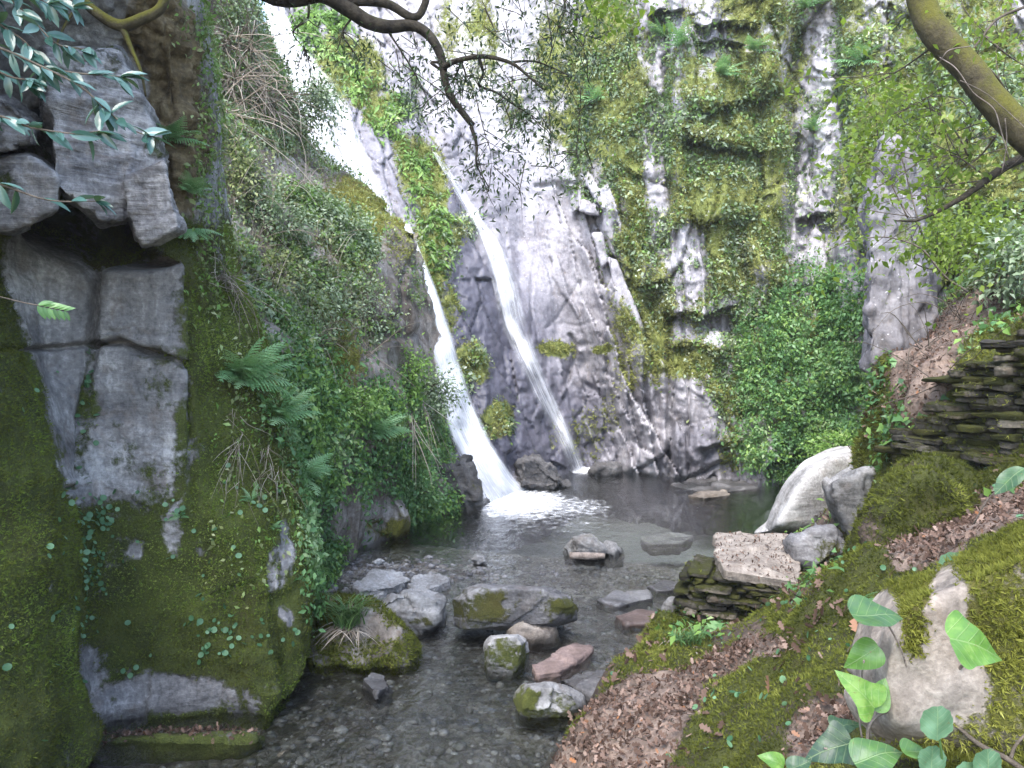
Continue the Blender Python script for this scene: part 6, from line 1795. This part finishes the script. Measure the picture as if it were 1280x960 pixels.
    v2, f2, a2 = tube(path_px([(1262, 950, 1.45), (1270, 930, 1.45), (1300, 900, 1.45)]), [.004, .003, .003], 6, 4, .004, 5)
    root = empty('twig', v[0], 'forked brown twig in the bottom right corner', 'twig')
    mk('stick', v - v[0], f, M['twig'], parent=root); mk('fork', v2 - v[0], f2, M['twig'], parent=root)
    fern(1078, 752, 'tiny fern sprig beside the ivy leaf above the tan boulder', .075, 3, 'bank', seed=31, d=2.2, spread=.6)
    # a few dead leaves that stand out
    for i, (px, py, sz, va, lb) in enumerate([(962, 872, .085, .98, 'orange dead oak leaf lying on the moss beside the path'), (1072, 794, .07, .98, 'rust-coloured curled leaf in the moss left of the tan boulder'), (1022, 722, .09, .6, 'pale brown dead leaf by the dark hollow under the mossy mound'), (912, 738, .08, .7, 'pale dead leaf caught at the foot of the rough grey-brown boulder'), (1005, 812, .06, .85, 'small buff dead leaf on the mossy bank'), (1195, 672, .13, .65, 'large buff oak leaf at the end of the leaf drift above the moss')]):
        p, nn = hit('bank', px, py)
        rng = np.random.default_rng(i)
        V, F, A = scatter('oak', (p + nn * .03)[None], rvec(1, rng), nrm(nn + np.array([0, -.6, .4]))[None], sz, va)
        o = mk('fallen_leaf', V, F, M['litter'], A); tag(o, lb, 'leaf', 'dead leaves lying on the bank'); setorigin(o, p)
LATER.append(build_near_plants)
# ================================================================== camera, light
def build_haze():
    m = NT('thin_mist')
    v = m.n('VolumePrincipled', None, Density=.0015, Anisotropy=.2)
    v.inputs['Color'].default_value = (.93, .95, 1, 1)
    m.t.links.new(v.outputs[0], m.out.inputs['Volume'])
    x0, x1, y0, y1, z0, z1 = -12, 14, -3, 22, -4, 14
    V = np.array([(x, y, z) for z in (z0, z1) for y in (y0, y1) for x in (x0, x1)], float)
    F = np.array([[0, 2, 3, 1], [4, 5, 7, 6], [0, 1, 5, 4], [2, 6, 7, 3], [0, 4, 6, 2], [1, 3, 7, 5]])
    tag(mk('haze', V, F, m.m, smooth=False), kind='stuff')

def setup():
    cam = bpy.data.cameras.new('camera')
    cam.sensor_width = 36; cam.lens = 36 * FPX / 1280
    cam.clip_start = .02; cam.clip_end = 300
    co = bpy.data.objects.new('camera', cam); COL.objects.link(co)
    co.location = (0, 0, CAMZ); co.rotation_euler = (math.pi / 2 - PIT, 0, 0)
    SC.camera = co
    sd = nrm(np.array([-.22, -.52, .82]))
    w = bpy.data.worlds.new('World'); SC.world = w
    w.use_nodes = True
    nt = w.node_tree
    sky = nt.nodes.new('ShaderNodeTexSky'); sky.sky_type = 'NISHITA'; sky.sun_disc = False
    sky.sun_elevation = math.asin(sd[2]); sky.sun_rotation = math.atan2(sd[0], sd[1])
    bg = nt.nodes['Background']; bg.inputs[1].default_value = .15
    hs = nt.nodes.new('ShaderNodeHueSaturation'); hs.inputs['Saturation'].default_value = .85     # thin cloud
    nt.links.new(sky.outputs[0], hs.inputs['Color']); nt.links.new(hs.outputs[0], bg.inputs[0])
    l = bpy.data.lights.new('sun', 'SUN'); l.energy = 1.5; l.angle = math.radians(40); l.color = (1, .95, .88)
    lo = bpy.data.objects.new('sun', l); COL.objects.link(lo)
    lo.rotation_euler = Vector(tuple(sd)).to_track_quat('Z', 'Y').to_euler()
    SC.view_settings.view_transform = 'Standard'; SC.view_settings.look = 'None'
    SC.view_settings.exposure = 2.45; SC.view_settings.gamma = 1
    SC.cycles.use_denoising = True
    SC.cycles.max_bounces = 6; SC.cycles.diffuse_bounces = 3; SC.cycles.glossy_bounces = 3
    SC.cycles.transparent_max_bounces = 24; SC.cycles.transmission_bounces = 4
    SC.cycles.caustics_reflective = False; SC.cycles.caustics_refractive = False
    SC.cycles.use_adaptive_sampling = True
    SC.cycles.sample_clamp_indirect = 4
build_back(); build_slope(); build_near(); build_bank(); build_bed(); build_water(); build_falls()
for f in list(globals().get('LATER', [])):
    f()
build_haze()
setup()
